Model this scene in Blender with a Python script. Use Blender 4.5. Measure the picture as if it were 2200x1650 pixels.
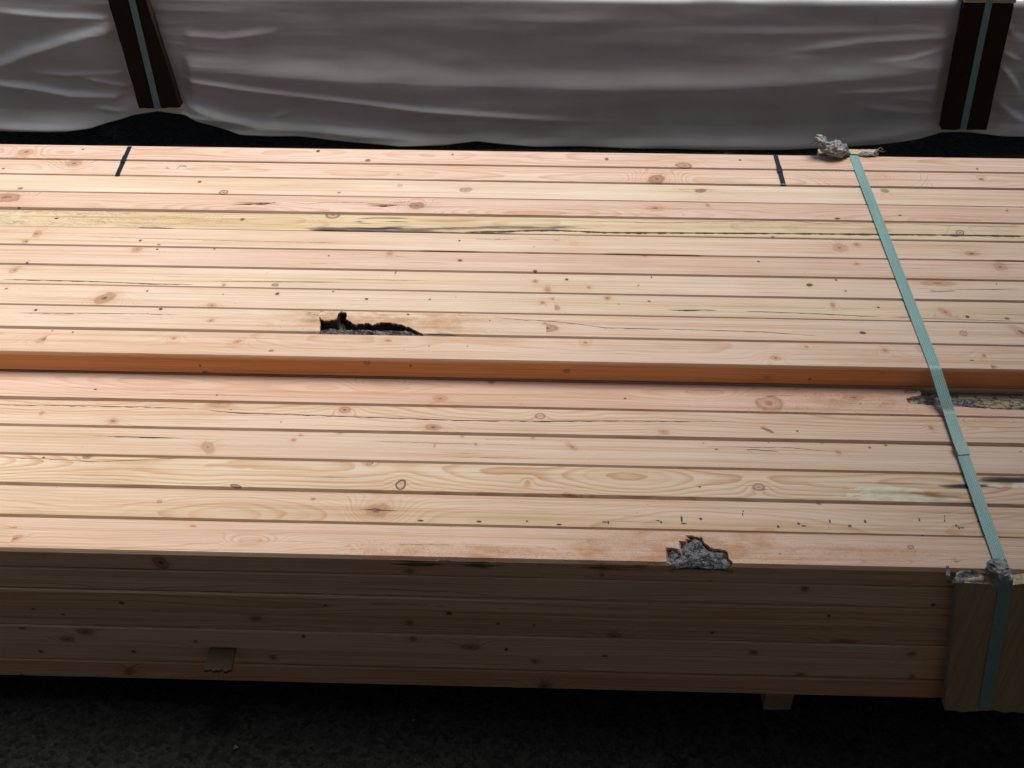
import bpy, math, random
import numpy as np
from mathutils import Matrix, Vector, noise as mnoise
for o in list(bpy.data.objects): bpy.data.objects.remove(o)
SC = bpy.context.scene
COL = SC.collection
random.seed(7); RNG = np.random.default_rng(7)

# ------------------------------------------------------------------ camera
CAM_H = 1.675
YAW, PITCH, ROLL, FPX = -0.03308358, 0.72851566, -0.00362928, 2546.098
def cam_axes():
    fwd = np.array([math.sin(YAW)*math.cos(PITCH), math.cos(YAW)*math.cos(PITCH), -math.sin(PITCH)])
    right = np.array([math.cos(YAW), -math.sin(YAW), 0.0]); up = np.cross(right, fwd)
    r2 = math.cos(ROLL)*right+math.sin(ROLL)*up; u2 = -math.sin(ROLL)*right+math.cos(ROLL)*up
    return r2, u2, fwd
AR, AU, AF = cam_axes()
cam = bpy.data.cameras.new('camera'); co = bpy.data.objects.new('camera', cam); COL.objects.link(co)
cam.sensor_width = 36; cam.lens = FPX/2200*36; cam.clip_start = .05; cam.clip_end = 300
mw = Matrix.Identity(4)
for i in range(3):
    mw[i][0] = AR[i]; mw[i][1] = AU[i]; mw[i][2] = -AF[i]
mw[2][3] = CAM_H
co.matrix_world = mw
SC.camera = co

# ------------------------------------------------------------------ daylight
SUN = Vector((.30, .20, .90)).normalized()
w = bpy.data.worlds.new('World'); SC.world = w; w.use_nodes = True
nt = w.node_tree; nt.nodes.clear()
sky = nt.nodes.new('ShaderNodeTexSky'); sky.sky_type = 'NISHITA'; sky.sun_disc = False
sky.sun_elevation = math.asin(SUN.z); sky.sun_rotation = math.atan2(SUN.x, SUN.y)
bg = nt.nodes.new('ShaderNodeBackground'); bg.inputs[1].default_value = .068
wo = nt.nodes.new('ShaderNodeOutputWorld')
nt.links.new(sky.outputs[0], bg.inputs[0]); nt.links.new(bg.outputs[0], wo.inputs[0])
sl = bpy.data.lights.new('sun', 'SUN'); sl.energy = 5.0; sl.angle = math.radians(40); sl.color = (1, .975, .945)
so = bpy.data.objects.new('sun', sl); COL.objects.link(so)
so.rotation_euler = SUN.to_track_quat('Z', 'Y').to_euler()
SC.view_settings.view_transform = 'Standard'; SC.view_settings.look = 'None'
SC.view_settings.exposure = -.10; SC.view_settings.gamma = 1

# ------------------------------------------------------------------ helpers
def ray(px, py):
    d = (px-1100)*AR - (py-825)*AU + FPX*AF
    return d
def on_z(px, py, z):                      # point of the plane z = const seen at a pixel of the photo
    d = ray(px, py); t = (z-CAM_H)/d[2]; return Vector((d[0]*t, d[1]*t, z))
def on_y(px, py, y):
    d = ray(px, py); t = y/d[1]; return Vector((d[0]*t, y, CAM_H+d[2]*t))
def srgb(*c):
    return tuple((v/255/12.92 if v/255 <= .04045 else ((v/255+.055)/1.055)**2.4) for v in c)

def mesh_obj(name, verts, faces, mat=None, parent=None, smooth=True, label=None):
    me = bpy.data.meshes.new(name)
    verts = np.asarray(verts, dtype=np.float32)
    if isinstance(faces, np.ndarray):
        n, k = faces.shape
        me.vertices.add(len(verts)); me.vertices.foreach_set('co', verts.ravel())
        me.loops.add(n*k); me.loops.foreach_set('vertex_index', faces.astype(np.int32).ravel())
        me.polygons.add(n); me.polygons.foreach_set('loop_start', np.arange(0, n*k, k, dtype=np.int32))
        me.update(calc_edges=True)
    else:
        me.from_pydata([tuple(map(float, v)) for v in verts], [], faces); me.update()
    me.polygons.foreach_set('use_smooth', [smooth]*len(me.polygons))
    o = bpy.data.objects.new(name, me); COL.objects.link(o)
    if mat: me.materials.append(mat)
    if parent: o.parent = parent
    if label: o['label'] = label
    return o
def thing(name, label, cat, loc=(0, 0, 0), group=None):
    o = bpy.data.objects.new(name, None); COL.objects.link(o); o.location = loc
    o['label'] = label; o['category'] = cat
    if group: o['group'] = group
    return o
def keep_world(o, parent):
    o.parent = parent; o.matrix_parent_inverse = Matrix.Translation(-Vector(parent.location))

class NB:                                  # small node-tree builder
    def __init__(s, name, bump=True):
        s.m = bpy.data.materials.new(name); s.m.use_nodes = True; s.t = s.m.node_tree
        s.t.nodes.clear(); s.out = s.t.nodes.new('ShaderNodeOutputMaterial')
        s.b = s.t.nodes.new('ShaderNodeBsdfPrincipled'); s.t.links.new(s.b.outputs[0], s.out.inputs[0])
    def put(s, sock, v):
        if v is None: return
        if isinstance(v, bpy.types.NodeSocket): s.t.links.new(v, sock)
        elif isinstance(v, (tuple, list)):
            if len(sock.default_value) == 4 and len(v) == 3: v = tuple(v)+(1,)
            sock.default_value = v
        else: sock.default_value = v
    def n(s, typ, ins=(), **kw):
        nd = s.t.nodes.new(typ)
        for k, v in kw.items(): setattr(nd, k, v)
        for i, v in (ins.items() if isinstance(ins, dict) else enumerate(ins)): s.put(nd.inputs[i], v)
        return nd
    def m_(s, op, a, b=None, c=None, clamp=False):
        return s.n('ShaderNodeMath', [x for x in (a, b, c) if x is not None], operation=op, use_clamp=clamp).outputs[0]
    def v_(s, op, a, b=None):
        nd = s.n('ShaderNodeVectorMath', [x for x in (a, b) if x is not None], operation=op)
        return nd.outputs[1] if op in ('LENGTH', 'DISTANCE', 'DOT_PRODUCT') else nd.outputs[0]
    def sep(s, v): return s.n('ShaderNodeSeparateXYZ', [v]).outputs
    def com(s, x, y, z=0.0): return s.n('ShaderNodeCombineXYZ', [x, y, z]).outputs[0]
    def at(s, name): return s.n('ShaderNodeAttribute', attribute_name=name, attribute_type='GEOMETRY').outputs['Vector']
    def mr(s, v, a, b, c=0.0, d=1.0, smooth=False):
        return s.n('ShaderNodeMapRange', [v, a, b, c, d], interpolation_type='SMOOTHSTEP' if smooth else 'LINEAR').outputs[0]
    def mix(s, f, a, b, mode='MIX'):
        nd = s.n('ShaderNodeMix', data_type='RGBA', blend_type=mode)
        s.put(nd.inputs[0], f); s.put(nd.inputs[6], a); s.put(nd.inputs[7], b); return nd.outputs[2]
    def noise(s, vec, scale, detail=2.0, rough=.5, dist=0.0):
        nd = s.n('ShaderNodeTexNoise'); s.put(nd.inputs['Vector'], vec); nd.inputs['Scale'].default_value = scale
        nd.inputs['Detail'].default_value = detail; nd.inputs['Roughness'].default_value = rough; nd.inputs['Distortion'].default_value = dist
        return nd.outputs[0]
    def gauss(s, q, k=1.0):                 # exp(-(q*k)^2)
        a = s.m_('MULTIPLY', q, k); a = s.m_('MULTIPLY', a, a); a = s.m_('MULTIPLY', a, -1.0)
        return s.m_('EXPONENT', a)
    def bump(s, h, dist, strength=1.0, normal=None):
        nd = s.n('ShaderNodeBump'); nd.inputs['Strength'].default_value = strength; nd.inputs['Distance'].default_value = dist
        s.put(nd.inputs['Height'], h)
        if normal is not None: s.put(nd.inputs['Normal'], normal)
        return nd.outputs[0]
    def fin(s, col, rough=.6, spec=.3, normal=None, **kw):
        s.put(s.b.inputs['Base Color'], col); s.put(s.b.inputs['Roughness'], rough)
        s.put(s.b.inputs['Specular IOR Level'], spec)
        if normal is not None: s.put(s.b.inputs['Normal'], normal)
        for k, v in kw.items(): s.put(s.b.inputs[k], v)
        return s.m

# ------------------------------------------------------------------ wood: growth rings cut by the plank, knots, checks, stains
def wood_material():
    b = NB('sawn_softwood')
    P = b.n('ShaderNodeTexCoord').outputs['Object']
    seed = b.at('seed'); P0 = b.v_('ADD', P, seed)
    x, y, z = b.sep(P)
    pith = b.sep(b.at('pith')); rp = b.sep(b.at('ringp'))        # pith: y, z, rings per metre ; ringp: contrast, wander, mineral tone
    tone = b.at('tone'); K = b.at('uvk')
    st = b.sep(b.at('stain')); cr = b.sep(b.at('crack')); ex = b.sep(b.at('extra'))
    # --- knot lanes
    kn = b.n('ShaderNodeTexNoise'); b.put(kn.inputs['Vector'], b.v_('MULTIPLY', P0, (70., 70., 70.))); kn.inputs['Scale'].default_value = 1; kn.inputs['Detail'].default_value = 2
    kns = b.m_('MULTIPLY', b.m_('SUBTRACT', kn.outputs[0], .5), .9)
    def lane(tag):
        c = b.sep(b.at('kc'+tag)); p = b.sep(b.at('kp'+tag)); q = b.sep(b.at('kq'+tag))
        kx, ky, _ = b.sep(K)
        dx = b.m_('SUBTRACT', kx, c[0]); dy = b.m_('SUBTRACT', ky, c[1])
        ca = b.m_('COSINE', c[2]); sa = b.m_('SINE', c[2])
        ex_ = b.m_('ADD', b.m_('MULTIPLY', dx, ca), b.m_('MULTIPLY', dy, sa))
        ey_ = b.m_('SUBTRACT', b.m_('MULTIPLY', dy, ca), b.m_('MULTIPLY', dx, sa))
        u = b.m_('DIVIDE', ex_, p[0]); v = b.m_('DIVIDE', ey_, p[1])
        r = b.v_('LENGTH', b.com(u, v)); r = b.m_('ADD', r, kns)
        return dx, dy, r, c, p, q
    dxA, dyA, rA, cA, pA, qA = lane('A')
    dxB, dyB, rB, cB, pB, qB = lane('B')
    # rings bend round knot A
    wu = b.m_('DIVIDE', dxA, b.m_('MULTIPLY', pA[0], 2.6)); wv = b.m_('DIVIDE', dyA, b.m_('MULTIPLY', pA[1], 2.2))
    wl = b.v_('LENGTH', b.com(wu, wv))
    warp = b.m_('MULTIPLY', b.m_('MULTIPLY', b.gauss(wl), qA[2]), pA[1])
    # --- rings
    w1 = b.noise(b.v_('MULTIPLY', P0, (1.1, 5., 5.)), 1.0, 1.5)
    w2 = b.noise(b.v_('MULTIPLY', b.v_('ADD', P0, (9., 3., 1.)), (2.4, 3., 3.)), 1.0, 1.0)
    w3 = b.noise(b.v_('MULTIPLY', P0, (14., 45., 45.)), 1.0, 2.0)
    yy = b.m_('ADD', b.m_('SUBTRACT', y, pith[0]), b.m_('MULTIPLY', b.m_('SUBTRACT', w1, .5), rp[1]))
    zz = b.m_('ADD', b.m_('SUBTRACT', z, pith[1]), b.m_('MULTIPLY', b.m_('SUBTRACT', w2, .5), b.m_('MULTIPLY', rp[1], 1.2)))
    rad = b.m_('SQRT', b.m_('ADD', b.m_('MULTIPLY', yy, yy), b.m_('MULTIPLY', zz, zz)))
    rad = b.m_('ADD', rad, warp)
    rad = b.m_('ADD', rad, b.m_('MULTIPLY', b.m_('SUBTRACT', w3, .5), .0035))
    # burl: strong swirl where asked for
    bn = b.noise(b.v_('MULTIPLY', P0, (30., 60., 60.)), 1.0, 3.0, .55, .6)
    rad = b.m_('ADD', rad, b.m_('MULTIPLY', b.m_('MULTIPLY', b.m_('SUBTRACT', bn, .5), ex[0]), .11))
    rings = b.m_('MULTIPLY', rad, pith[2])
    fr = b.m_('FRACT', rings); fl = b.m_('FLOOR', rings)
    late = b.m_('MULTIPLY', b.mr(fr, .35, .93, smooth=True), b.mr(fr, .93, 1.0, 1., 0.))
    rv = b.n('ShaderNodeTexWhiteNoise', noise_dimensions='1D'); b.put(rv.inputs['W'], fl)
    late = b.m_('MULTIPLY', late, b.mr(rv.outputs[0], 0., 1., .35, 1.15))
    late = b.m_('MULTIPLY', late, b.m_('ADD', rp[0], b.m_('MULTIPLY', ex[0], .5)))
    # fibres
    f1 = b.noise(b.v_('MULTIPLY', P0, (7., 520., 520.)), 1.0, 2.0, .6)
    f2 = b.noise(b.v_('MULTIPLY', P0, (2.2, 60., 60.)), 1.0, 3.0, .6)
    f3 = b.noise(b.v_('MULTIPLY', P0, (3.5, 12., 12.)), 1.0, 2.0)
    col = b.mix(b.m_('MULTIPLY', late, 1.0, clamp=True), tone, b.mix(1.0, tone, (.80, .63, .50), 'MULTIPLY'))
    col = b.mix(1.0, col, b.n('ShaderNodeCombineColor', [b.mr(f1, .3, .7, .93, 1.06), b.mr(f1, .3, .7, .90, 1.07), b.mr(f1, .3, .7, .87, 1.08)]).outputs[0], 'MULTIPLY')
    col = b.mix(1.0, col, b.n('ShaderNodeCombineColor', [b.mr(f2, .3, .72, .94, 1.03), b.mr(f2, .3, .72, .89, 1.05), b.mr(f2, .3, .72, .84, 1.07)]).outputs[0], 'MULTIPLY')
    col = b.mix(1.0, col, b.n('ShaderNodeCombineColor', [b.mr(f3, .3, .7, .96, 1.03), b.mr(f3, .3, .7, .93, 1.06), b.mr(f3, .3, .7, .90, 1.09)]).outputs[0], 'MULTIPLY')
    f4 = b.noise(b.v_('MULTIPLY', P0, (1.6, 260., 260.)), 1.0, 2.0, .5, .2)
    col = b.mix(b.mr(f4, .50, .66, 0., .75), col, b.mix(1.0, col, (.86, .74, .62), 'MULTIPLY'))
    # fine resin-canal dashes
    d1 = b.noise(b.v_('MULTIPLY', P0, (38., 900., 900.)), 1.0, 1.0)
    col = b.mix(b.mr(d1, .70, .80, 0., .30), col, (.34, .20, .12))
    gb = b.noise(b.v_('MULTIPLY', P0, (5., 22., 22.)), 1.0, 4.0, .65)
    col = b.mix(b.mr(gb, .55, .75, 0., .55), col, b.mix(1.0, col, (.84, .82, .78), 'MULTIPLY'))
    # heartwood
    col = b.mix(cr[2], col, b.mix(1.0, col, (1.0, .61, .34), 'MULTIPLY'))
    # stains; dark channel also carries shade painted into cavity walls
    sn = b.noise(b.v_('MULTIPLY', P0, (9., 130., 130.)), 1.0, 4.0, .65)
    g = b.m_('MULTIPLY', st[0], b.mr(sn, .25, .65, .35, 1.1), clamp=True)
    col = b.mix(g, col, b.mix(1.0, col, (.93, .92, .80), 'MULTIPLY'))
    sd = b.noise(b.v_('MULTIPLY', P0, (16., 420., 420.)), 1.0, 4.0, .7)
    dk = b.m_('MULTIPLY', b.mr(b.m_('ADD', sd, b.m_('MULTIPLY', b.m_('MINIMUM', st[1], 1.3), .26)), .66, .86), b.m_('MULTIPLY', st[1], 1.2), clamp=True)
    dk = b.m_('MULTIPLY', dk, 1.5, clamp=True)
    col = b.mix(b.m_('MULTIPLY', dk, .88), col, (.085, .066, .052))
    rs = b.noise(b.v_('MULTIPLY', P0, (45., 160., 160.)), 1.0, 4.0, .7)
    rsf = b.mr(b.m_('ADD', rs, b.m_('MULTIPLY', st[2], .6)), .70, .80)
    rsf = b.m_('MULTIPLY', rsf, b.mr(st[2], .02, .12))
    col = b.mix(b.m_('MULTIPLY', rsf, .85), col, b.mix(b.mr(rs, .3, .6), (.46, .43, .30), (.74, .70, .54)))
    og = b.m_('MULTIPLY', ex[1], b.mr(sn, .3, .6, .2, 1.1), clamp=True)
    col = b.mix(og, col, (.30, .135, .035))
    col = b.mix(b.mr(st[1], 1.25, 1.7), col, (.020, .015, .012))  # near-black: darkest marks and the painted shade of cavity walls
    # worm galleries / torn grain
    wg = b.noise(b.v_('MULTIPLY', P0, (38., 260., 260.)), 1.0, 2.0, .5, 1.2)
    wl_ = b.m_('ABSOLUTE', b.m_('SUBTRACT', wg, .5))
    wgm = b.m_('MULTIPLY', b.mr(wl_, .0, .036, 1., 0.), b.mr(b.noise(b.v_('MULTIPLY', P0, (12., 60., 60.)), 1.0, 1.0), .40, .55))
    wgm = b.m_('MULTIPLY', wgm, ex[2], clamp=True)
    col = b.mix(b.m_('MULTIPLY', wgm, .85), col, (.24, .18, .09))
    # knots
    def paint(col, r, c, p, q, dx, dy):
        inside = b.mr(r, 1.12, .82, smooth=True)
        halo = b.m_('MULTIPLY', b.gauss(r, .55), q[1])
        col = b.mix(b.m_('MULTIPLY', halo, .55, clamp=True), col, b.mix(1.0, col, (.84, .62, .48), 'MULTIPLY'))
        knc = b.mix(p[2], b.mix(1.0, tone, (.74, .52, .40), 'MULTIPLY'), (.075, .045, .030))
        rr = b.m_('MULTIPLY', b.m_('SINE', b.m_('MULTIPLY', r, 17.)), .16)
        knc = b.mix(1.0, knc, b.n('ShaderNodeCombineColor', [b.m_('ADD', 1.0, rr)]*3).outputs[0], 'MULTIPLY')
        col = b.mix(b.m_('MULTIPLY', inside, b.m_('MAXIMUM', b.mr(q[1], .3, .75, .30, .75), b.mr(p[2], .15, .4, 0., .95))), col, knc)
        rim = b.m_('MULTIPLY', b.gauss(b.m_('SUBTRACT', r, 1.0), 5.0), q[0], clamp=True)
        col = b.mix(rim, col, (.07, .04, .025))
        cen = b.m_('MULTIPLY', b.gauss(r, 3.6), .8)
        cen = b.m_('MULTIPLY', cen, b.mr(q[1], .2, .5), clamp=True)
        return b.mix(cen, col, (.10, .05, .03)), inside
    col, inA = paint(col, rA, cA, pA, qA, dxA, dyA)
    col, inB = paint(col, rB, cB, pB, qB, dxB, dyB)
    # drying checks (line distance comes with the mesh)
    cw = b.noise(b.v_('MULTIPLY', P0, (60., 10., 10.)), 1.0, 2.0)
    cd = b.m_('ABSOLUTE', b.m_('ADD', cr[0], b.m_('MULTIPLY', b.m_('SUBTRACT', cw, .5), .0028)))
    cm = b.m_('LESS_THAN', cd, 10.)
    crack = b.m_('SUBTRACT', 1.0, b.m_('DIVIDE', cd, b.m_('MAXIMUM', b.m_('MULTIPLY', cr[1], b.mr(cw, .3, .7, .5, 1.5)), .00002)), clamp=True)
    crack = b.m_('MULTIPLY', b.mr(crack, 0., .5), b.mr(cr[1], .00005, .0004))
    col = b.mix(crack, col, (.055, .03, .018))
    bs = b.m_('MULTIPLY', ex[0], b.mr(b.noise(b.v_('MULTIPLY', P0, (16., 40., 40.)), 1, 3, .6), .45, .62), clamp=True)
    col = b.mix(b.m_('MULTIPLY', bs, .95), col, b.mix(1.0, col, (.80, .66, .50), 'MULTIPLY'))
    # dirt specks
    sp = b.n('ShaderNodeTexVoronoi'); b.put(sp.inputs['Vector'], b.v_('MULTIPLY', P0, (60., 110., 110.))); sp.inputs['Scale'].default_value = 1
    spm = b.m_('MULTIPLY', b.mr(sp.outputs['Distance'], .05, .10, 1., 0.), b.m_('GREATER_THAN', b.sep(sp.outputs['Color'])[0], .93))
    col = b.mix(b.m_('MULTIPLY', spm, .6), col, (.16, .09, .05))
    h = b.m_('ADD', b.m_('MULTIPLY', f1, .5), b.m_('MULTIPLY', late, .5))
    h = b.m_('SUBTRACT', h, b.m_('MULTIPLY', crack, 3.0)); h = b.m_('SUBTRACT', h, b.m_('MULTIPLY', wgm, 2.0))
    h = b.m_('ADD', h, b.m_('MULTIPLY', b.m_('MULTIPLY', bn, ex[0]), 2.0))
    return b.fin(col, b.mr(f1, .3, .7, .52, .68), .28, b.bump(h, .00035, .6))
WOOD = wood_material()

# tones are albedos of fresh larch / fir
def tone(*c, k=.90, ds=.11):
    l = srgb(*c); g = .3*l[0]+.59*l[1]+.11*l[2]
    return tuple((v*(1-ds)+g*ds)*k for v in l)
NOK = dict(c=(99., 99., 0.), p=(.01, .01, 0.), q=(0., 0., 0.))

def sdist(poly, X, Y):                      # signed distance to polygon, positive inside
    P = np.array(poly); n = len(P); d = np.full(X.shape, 1e9); ins = np.zeros(X.shape, bool)
    for i in range(n):
        a, c = P[i], P[(i+1) % n]; e = c-a
        wx, wy = X-a[0], Y-a[1]; L = e@e+1e-12
        t = np.clip((wx*e[0]+wy*e[1])/L, 0, 1)
        d = np.minimum(d, np.hypot(wx-e[0]*t, wy-e[1]*t))
        cond = ((a[1] > Y) != (c[1] > Y)) & (X < (c[0]-a[0])*(Y-a[1])/(c[1]-a[1]+1e-12)+a[0])
        ins ^= cond
    return np.where(ins, d, -d)

def fbm(x, y, z=0., o=4):
    return mnoise.fractal(Vector((x, y, z)), 1.0, 2.0, o)

def plank(name, loc, rz, width, height, X0=-2.0, X1=2.0, knots=(), cracks=(), paint=None, cut=None, dense=(),
          tone_=(.6, .45, .33), pith=(.03, -.05, 160.), ringp=(.8, .03, 0.), rn=.0034, rf=.0028, parent=None, label=None, side_heart=0.,
          rx=0., mat=None, topcols=4, sag=0.):
    """knots: (x, s, rx, rs, angle, dark, rim, red, warp) in plank coordinates, s runs across the top from the near edge (negative: down the front)."""
    w, h = width, height
    # --- cross-section, s coordinate
    prof = []
    nd = bool(dense)
    for zz in np.linspace(-h+rn, -rn*1.3, 5 if nd else 3): prof.append((0., zz, zz))
    prof.append((rn*.30, -rn*.62, 0.))
    for yy in np.linspace(rn*.60, w-rf, (26 if nd else topcols)+1): prof.append((yy, 0., yy))
    for a in (30, 60):
        t = math.radians(a); prof.append((w-rf+rf*math.sin(t), -rf+rf*math.cos(t), w-rf+rf*2*a/90))
    for zz in (-rf, -h+rf): prof.append((w, zz, w+rf-zz-rf))
    prof.append((w-rf, -h, w+h)); prof.append((rn, -h, w+h+w))
    prof = np.array(prof); m = len(prof)
    big = sorted([k for k in knots if k[3] >= .0042 or k[8] > 0], key=lambda k: k[0])
    sml = sorted([k for k in knots if not (k[3] >= .0042 or k[8] > 0)], key=lambda k: k[0])
    zones = []
    for kk in (big, sml):
        T = [k for k in kk if k[1] > -rn]; F = [k for k in kk if k[1] <= -rn]
        zones.append((T, F))
    xs = set(np.round(np.arange(X0, X1+.001, .2), 4)) | {X0, X1}
    for zz in zones:
        for kk in zz:
            for a, c in zip(kk[:-1], kk[1:]): xs.add(round((a[0]+c[0])/2, 5))
    for c in cracks:
        for p in c[0]: xs.add(round(p[0], 5))
    for a, c, step in dense: xs |= set(np.round(np.arange(a, c, step), 5))
    xs = np.array(sorted(xs)); xs = xs[(xs >= X0) & (xs <= X1)]
    keep = [0]
    for i in range(1, len(xs)):
        if xs[i]-xs[keep[-1]] > 2e-4: keep.append(i)
    xs = xs[keep]; n = len(xs)
    XX = np.repeat(xs[:, None], m, 1); YY = np.repeat(prof[None, :, 0], n, 0).copy(); ZZ = np.repeat(prof[None, :, 1], n, 0).copy(); SS = np.repeat(prof[None, :, 2], n, 0)
    if cut is not None:
        D = cut(XX, YY, SS)                  # depth below the top
        ZZ = np.where(prof[None, :, 1] > -h+rn+.004, np.maximum(np.minimum(ZZ, -D), -h+.004), ZZ)
    if sag:
        ph = random.random()*6; ZZ = ZZ+sag*np.sin(XX*1.3+ph); YY = YY+sag*.8*np.sin(XX*1.1+ph*2)
    V = np.stack([XX, YY, ZZ], -1).reshape(-1, 3)
    idx = np.arange(n*m).reshape(n, m)
    a = idx[:-1, :]; c = idx[1:, :]
    F = np.stack([a, c, np.roll(c, -1, 1), np.roll(a, -1, 1)], -1).reshape(-1, 4)
    F = F[:, ::-1]
    me = bpy.data.meshes.new(name)
    faces_n = len(F)
    me.vertices.add(n*m); me.vertices.foreach_set('co', V.astype(np.float32).ravel())
    caps = [list(idx[0]), list(idx[-1][::-1])]
    loops = np.concatenate([F.ravel(), np.array(caps[0]), np.array(caps[1])]).astype(np.int32)
    me.loops.add(len(loops)); me.loops.foreach_set('vertex_index', loops)
    me.polygons.add(faces_n+2)
    me.polygons.foreach_set('loop_start', np.concatenate([np.arange(0, faces_n*4, 4), [faces_n*4, faces_n*4+m]]).astype(np.int32))
    me.update(calc_edges=True)
    sm = np.zeros(faces_n+2, bool)
    me.polygons.foreach_set('use_smooth', sm)
    # --- attributes
    def att(nm, dom, data):
        A = me.attributes.new(nm, 'FLOAT_VECTOR', dom); A.data.foreach_set('vector', np.ascontiguousarray(data, dtype=np.float32).ravel())
    nf = faces_n+2
    full = lambda v: np.tile(np.array(v, np.float32), (nf, 1))
    att('tone', 'FACE', full(tone_)); att('pith', 'FACE', full(pith)); att('ringp', 'FACE', full(ringp))
    att('seed', 'FACE', full((random.uniform(-20, 20), random.uniform(-3, 3), random.uniform(-3, 3))))
    att('uvk', 'POINT', np.stack([XX, SS, SS*0], -1).reshape(-1, 3))
    fx = ((xs[:-1]+xs[1:])/2)[:, None].repeat(m, 1).ravel()
    sroll = np.roll(prof[:, 2], -1); fs = np.repeat(((prof[:, 2]+sroll)/2)[None, :], n-1, 0).ravel()
    for tag, (T, Fz) in zip('AB', zones):
        cA = full(NOK['c']); pA = full(NOK['p']); qA = full(NOK['q'])
        for kk, msk in ((T, fs > -rn-1e-5 if Fz else fs > -99), (Fz, fs <= -rn-1e-5)):
            if not kk: continue
            kx = np.array([k[0] for k in kk]); near = np.abs(fx[:, None]-kx[None]).argmin(1)
            arr = np.array(kk, np.float32)[near]; ids = np.nonzero(msk)[0]
            cA[ids, 0] = arr[ids, 0]; cA[ids, 1] = arr[ids, 1]; cA[ids, 2] = arr[ids, 4]
            pA[ids, 0] = arr[ids, 2]; pA[ids, 1] = arr[ids, 3]; pA[ids, 2] = arr[ids, 5]
            qA[ids, 0] = arr[ids, 6]; qA[ids, 1] = arr[ids, 7]; qA[ids, 2] = arr[ids, 8]
        att('kc'+tag, 'FACE', cA); att('kp'+tag, 'FACE', pA); att('kq'+tag, 'FACE', qA)
    cd = np.full(XX.shape, 1.0); cwid = np.zeros(XX.shape)
    for pts, cw in cracks:
        px = [p[0] for p in pts]; ps = [p[1] for p in pts]
        yc = np.interp(XX, px, ps); d = SS-yc
        inn = (XX >= px[0]-2e-5) & (XX <= px[-1]+2e-5)
        taper = np.clip(np.minimum(XX-px[0], px[-1]-XX)/.03, 0, 1)
        better = inn & (np.abs(d) < np.abs(cd)-1e-9)
        cd = np.where(better, d, cd); cwid = np.where(better, cw*taper, cwid)
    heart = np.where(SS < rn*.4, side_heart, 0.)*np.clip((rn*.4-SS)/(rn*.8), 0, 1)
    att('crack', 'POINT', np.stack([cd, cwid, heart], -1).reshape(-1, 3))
    S = np.zeros(XX.shape+(3,)); E_ = np.zeros(XX.shape+(3,))
    if paint: paint(XX, SS, S, E_)
    if cut is not None and D.max() < .0295+.01: S[..., 1] += np.clip(D/D.max()*4-.1, 0, 1)*(7.0 if D.max() > .025 else 2.4)*(abs(D.max()-.024) > 1e-4)*(-D < prof[None, :, 1]+1e-6)  # cavity walls painted near-black, the shade inside put into the colour
    att('stain', 'POINT', S.reshape(-1, 3)); att('extra', 'POINT', E_.reshape(-1, 3))
    me.materials.append(mat or WOOD)
    o = bpy.data.objects.new(name, me); COL.objects.link(o)
    o.location = loc; o.rotation_euler = (rx, 0, rz)
    if parent:
        o.parent = parent; o.location = Vector(loc)-Vector(parent.location)
    if label: o['label'] = label
    return o

# ------------------------------------------------------------------ layout of the pack, measured from the photograph
ZU = .4250; ZL = .3825; STEP = .0425                # tops of the upper and lower rows
FY = 1.0775                                          # front face of the pack
LU = [309.5, 340.5, 373.4, 409, 446, 484.5, 524, 566, 608.5, 652.3, 702, 755]
RU = [340, 371.7, 405, 443.7, 480.5, 517.7, 560.8, 602.8, 646.5, 694, 744.8, 795]
LLo = [797, 854, 912.7, 974, 1039, 1107, 1178]
RLo = [836, 899, 956, 1021, 1087.6, 1157, 1233]
TONES = [(232, 199, 182), (232, 200, 178), (233, 212, 184), (229, 193, 172), (228, 208, 172), (231, 206, 180), (227, 193, 171), (232, 210, 184), (231, 208, 182), (231, 206, 179), (231, 199, 171),
         (229, 189, 166), (232, 204, 175), (231, 206, 179), (234, 210, 173), (230, 199, 166), (231, 194, 165)]
TONES = [tuple(.60*v+.40*m for v, m in zip(t, (231, 203, 176))) for t in TONES]
#            pith y, z, freq          contrast, wander
RINGS = [((.030, -.045, 300.), (.62, .040, 0)), ((.020, -.040, 290.), (.70, .040, 0)), ((.10, -.09, 380.), (.35, .03, 0)), ((.010, -.040, 280.), (.70, .045, 0)),
         ((.035, -.055, 330.), (.50, .04, 0)), ((-.10, -.12, 400.), (.48, .02, 0)), ((.12, -.10, 430.), (.36, .02, 0)), ((-.12, -.14, 460.), (.34, .015, 0)),
         ((.10, -.12, 400.), (.44, .02, 0)), ((-.05, -.07, 330.), (.38, .03, 0)), ((.05, -.06, 320.), (.5, .035, 0)),
         ((.045, -.035, 250.), (.50, .05, 0)), ((.07, -.05, 270.), (.75, .045, 0)), ((-.16, -.12, 460.), (.55, .015, 0)),
         ((.034, -.026, 210.), (.95, .080, 0)), ((.01, -.065, 300.), (.62, .05, 0)), ((-.02, -.045, 330.), (.66, .045, 0))]
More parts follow.
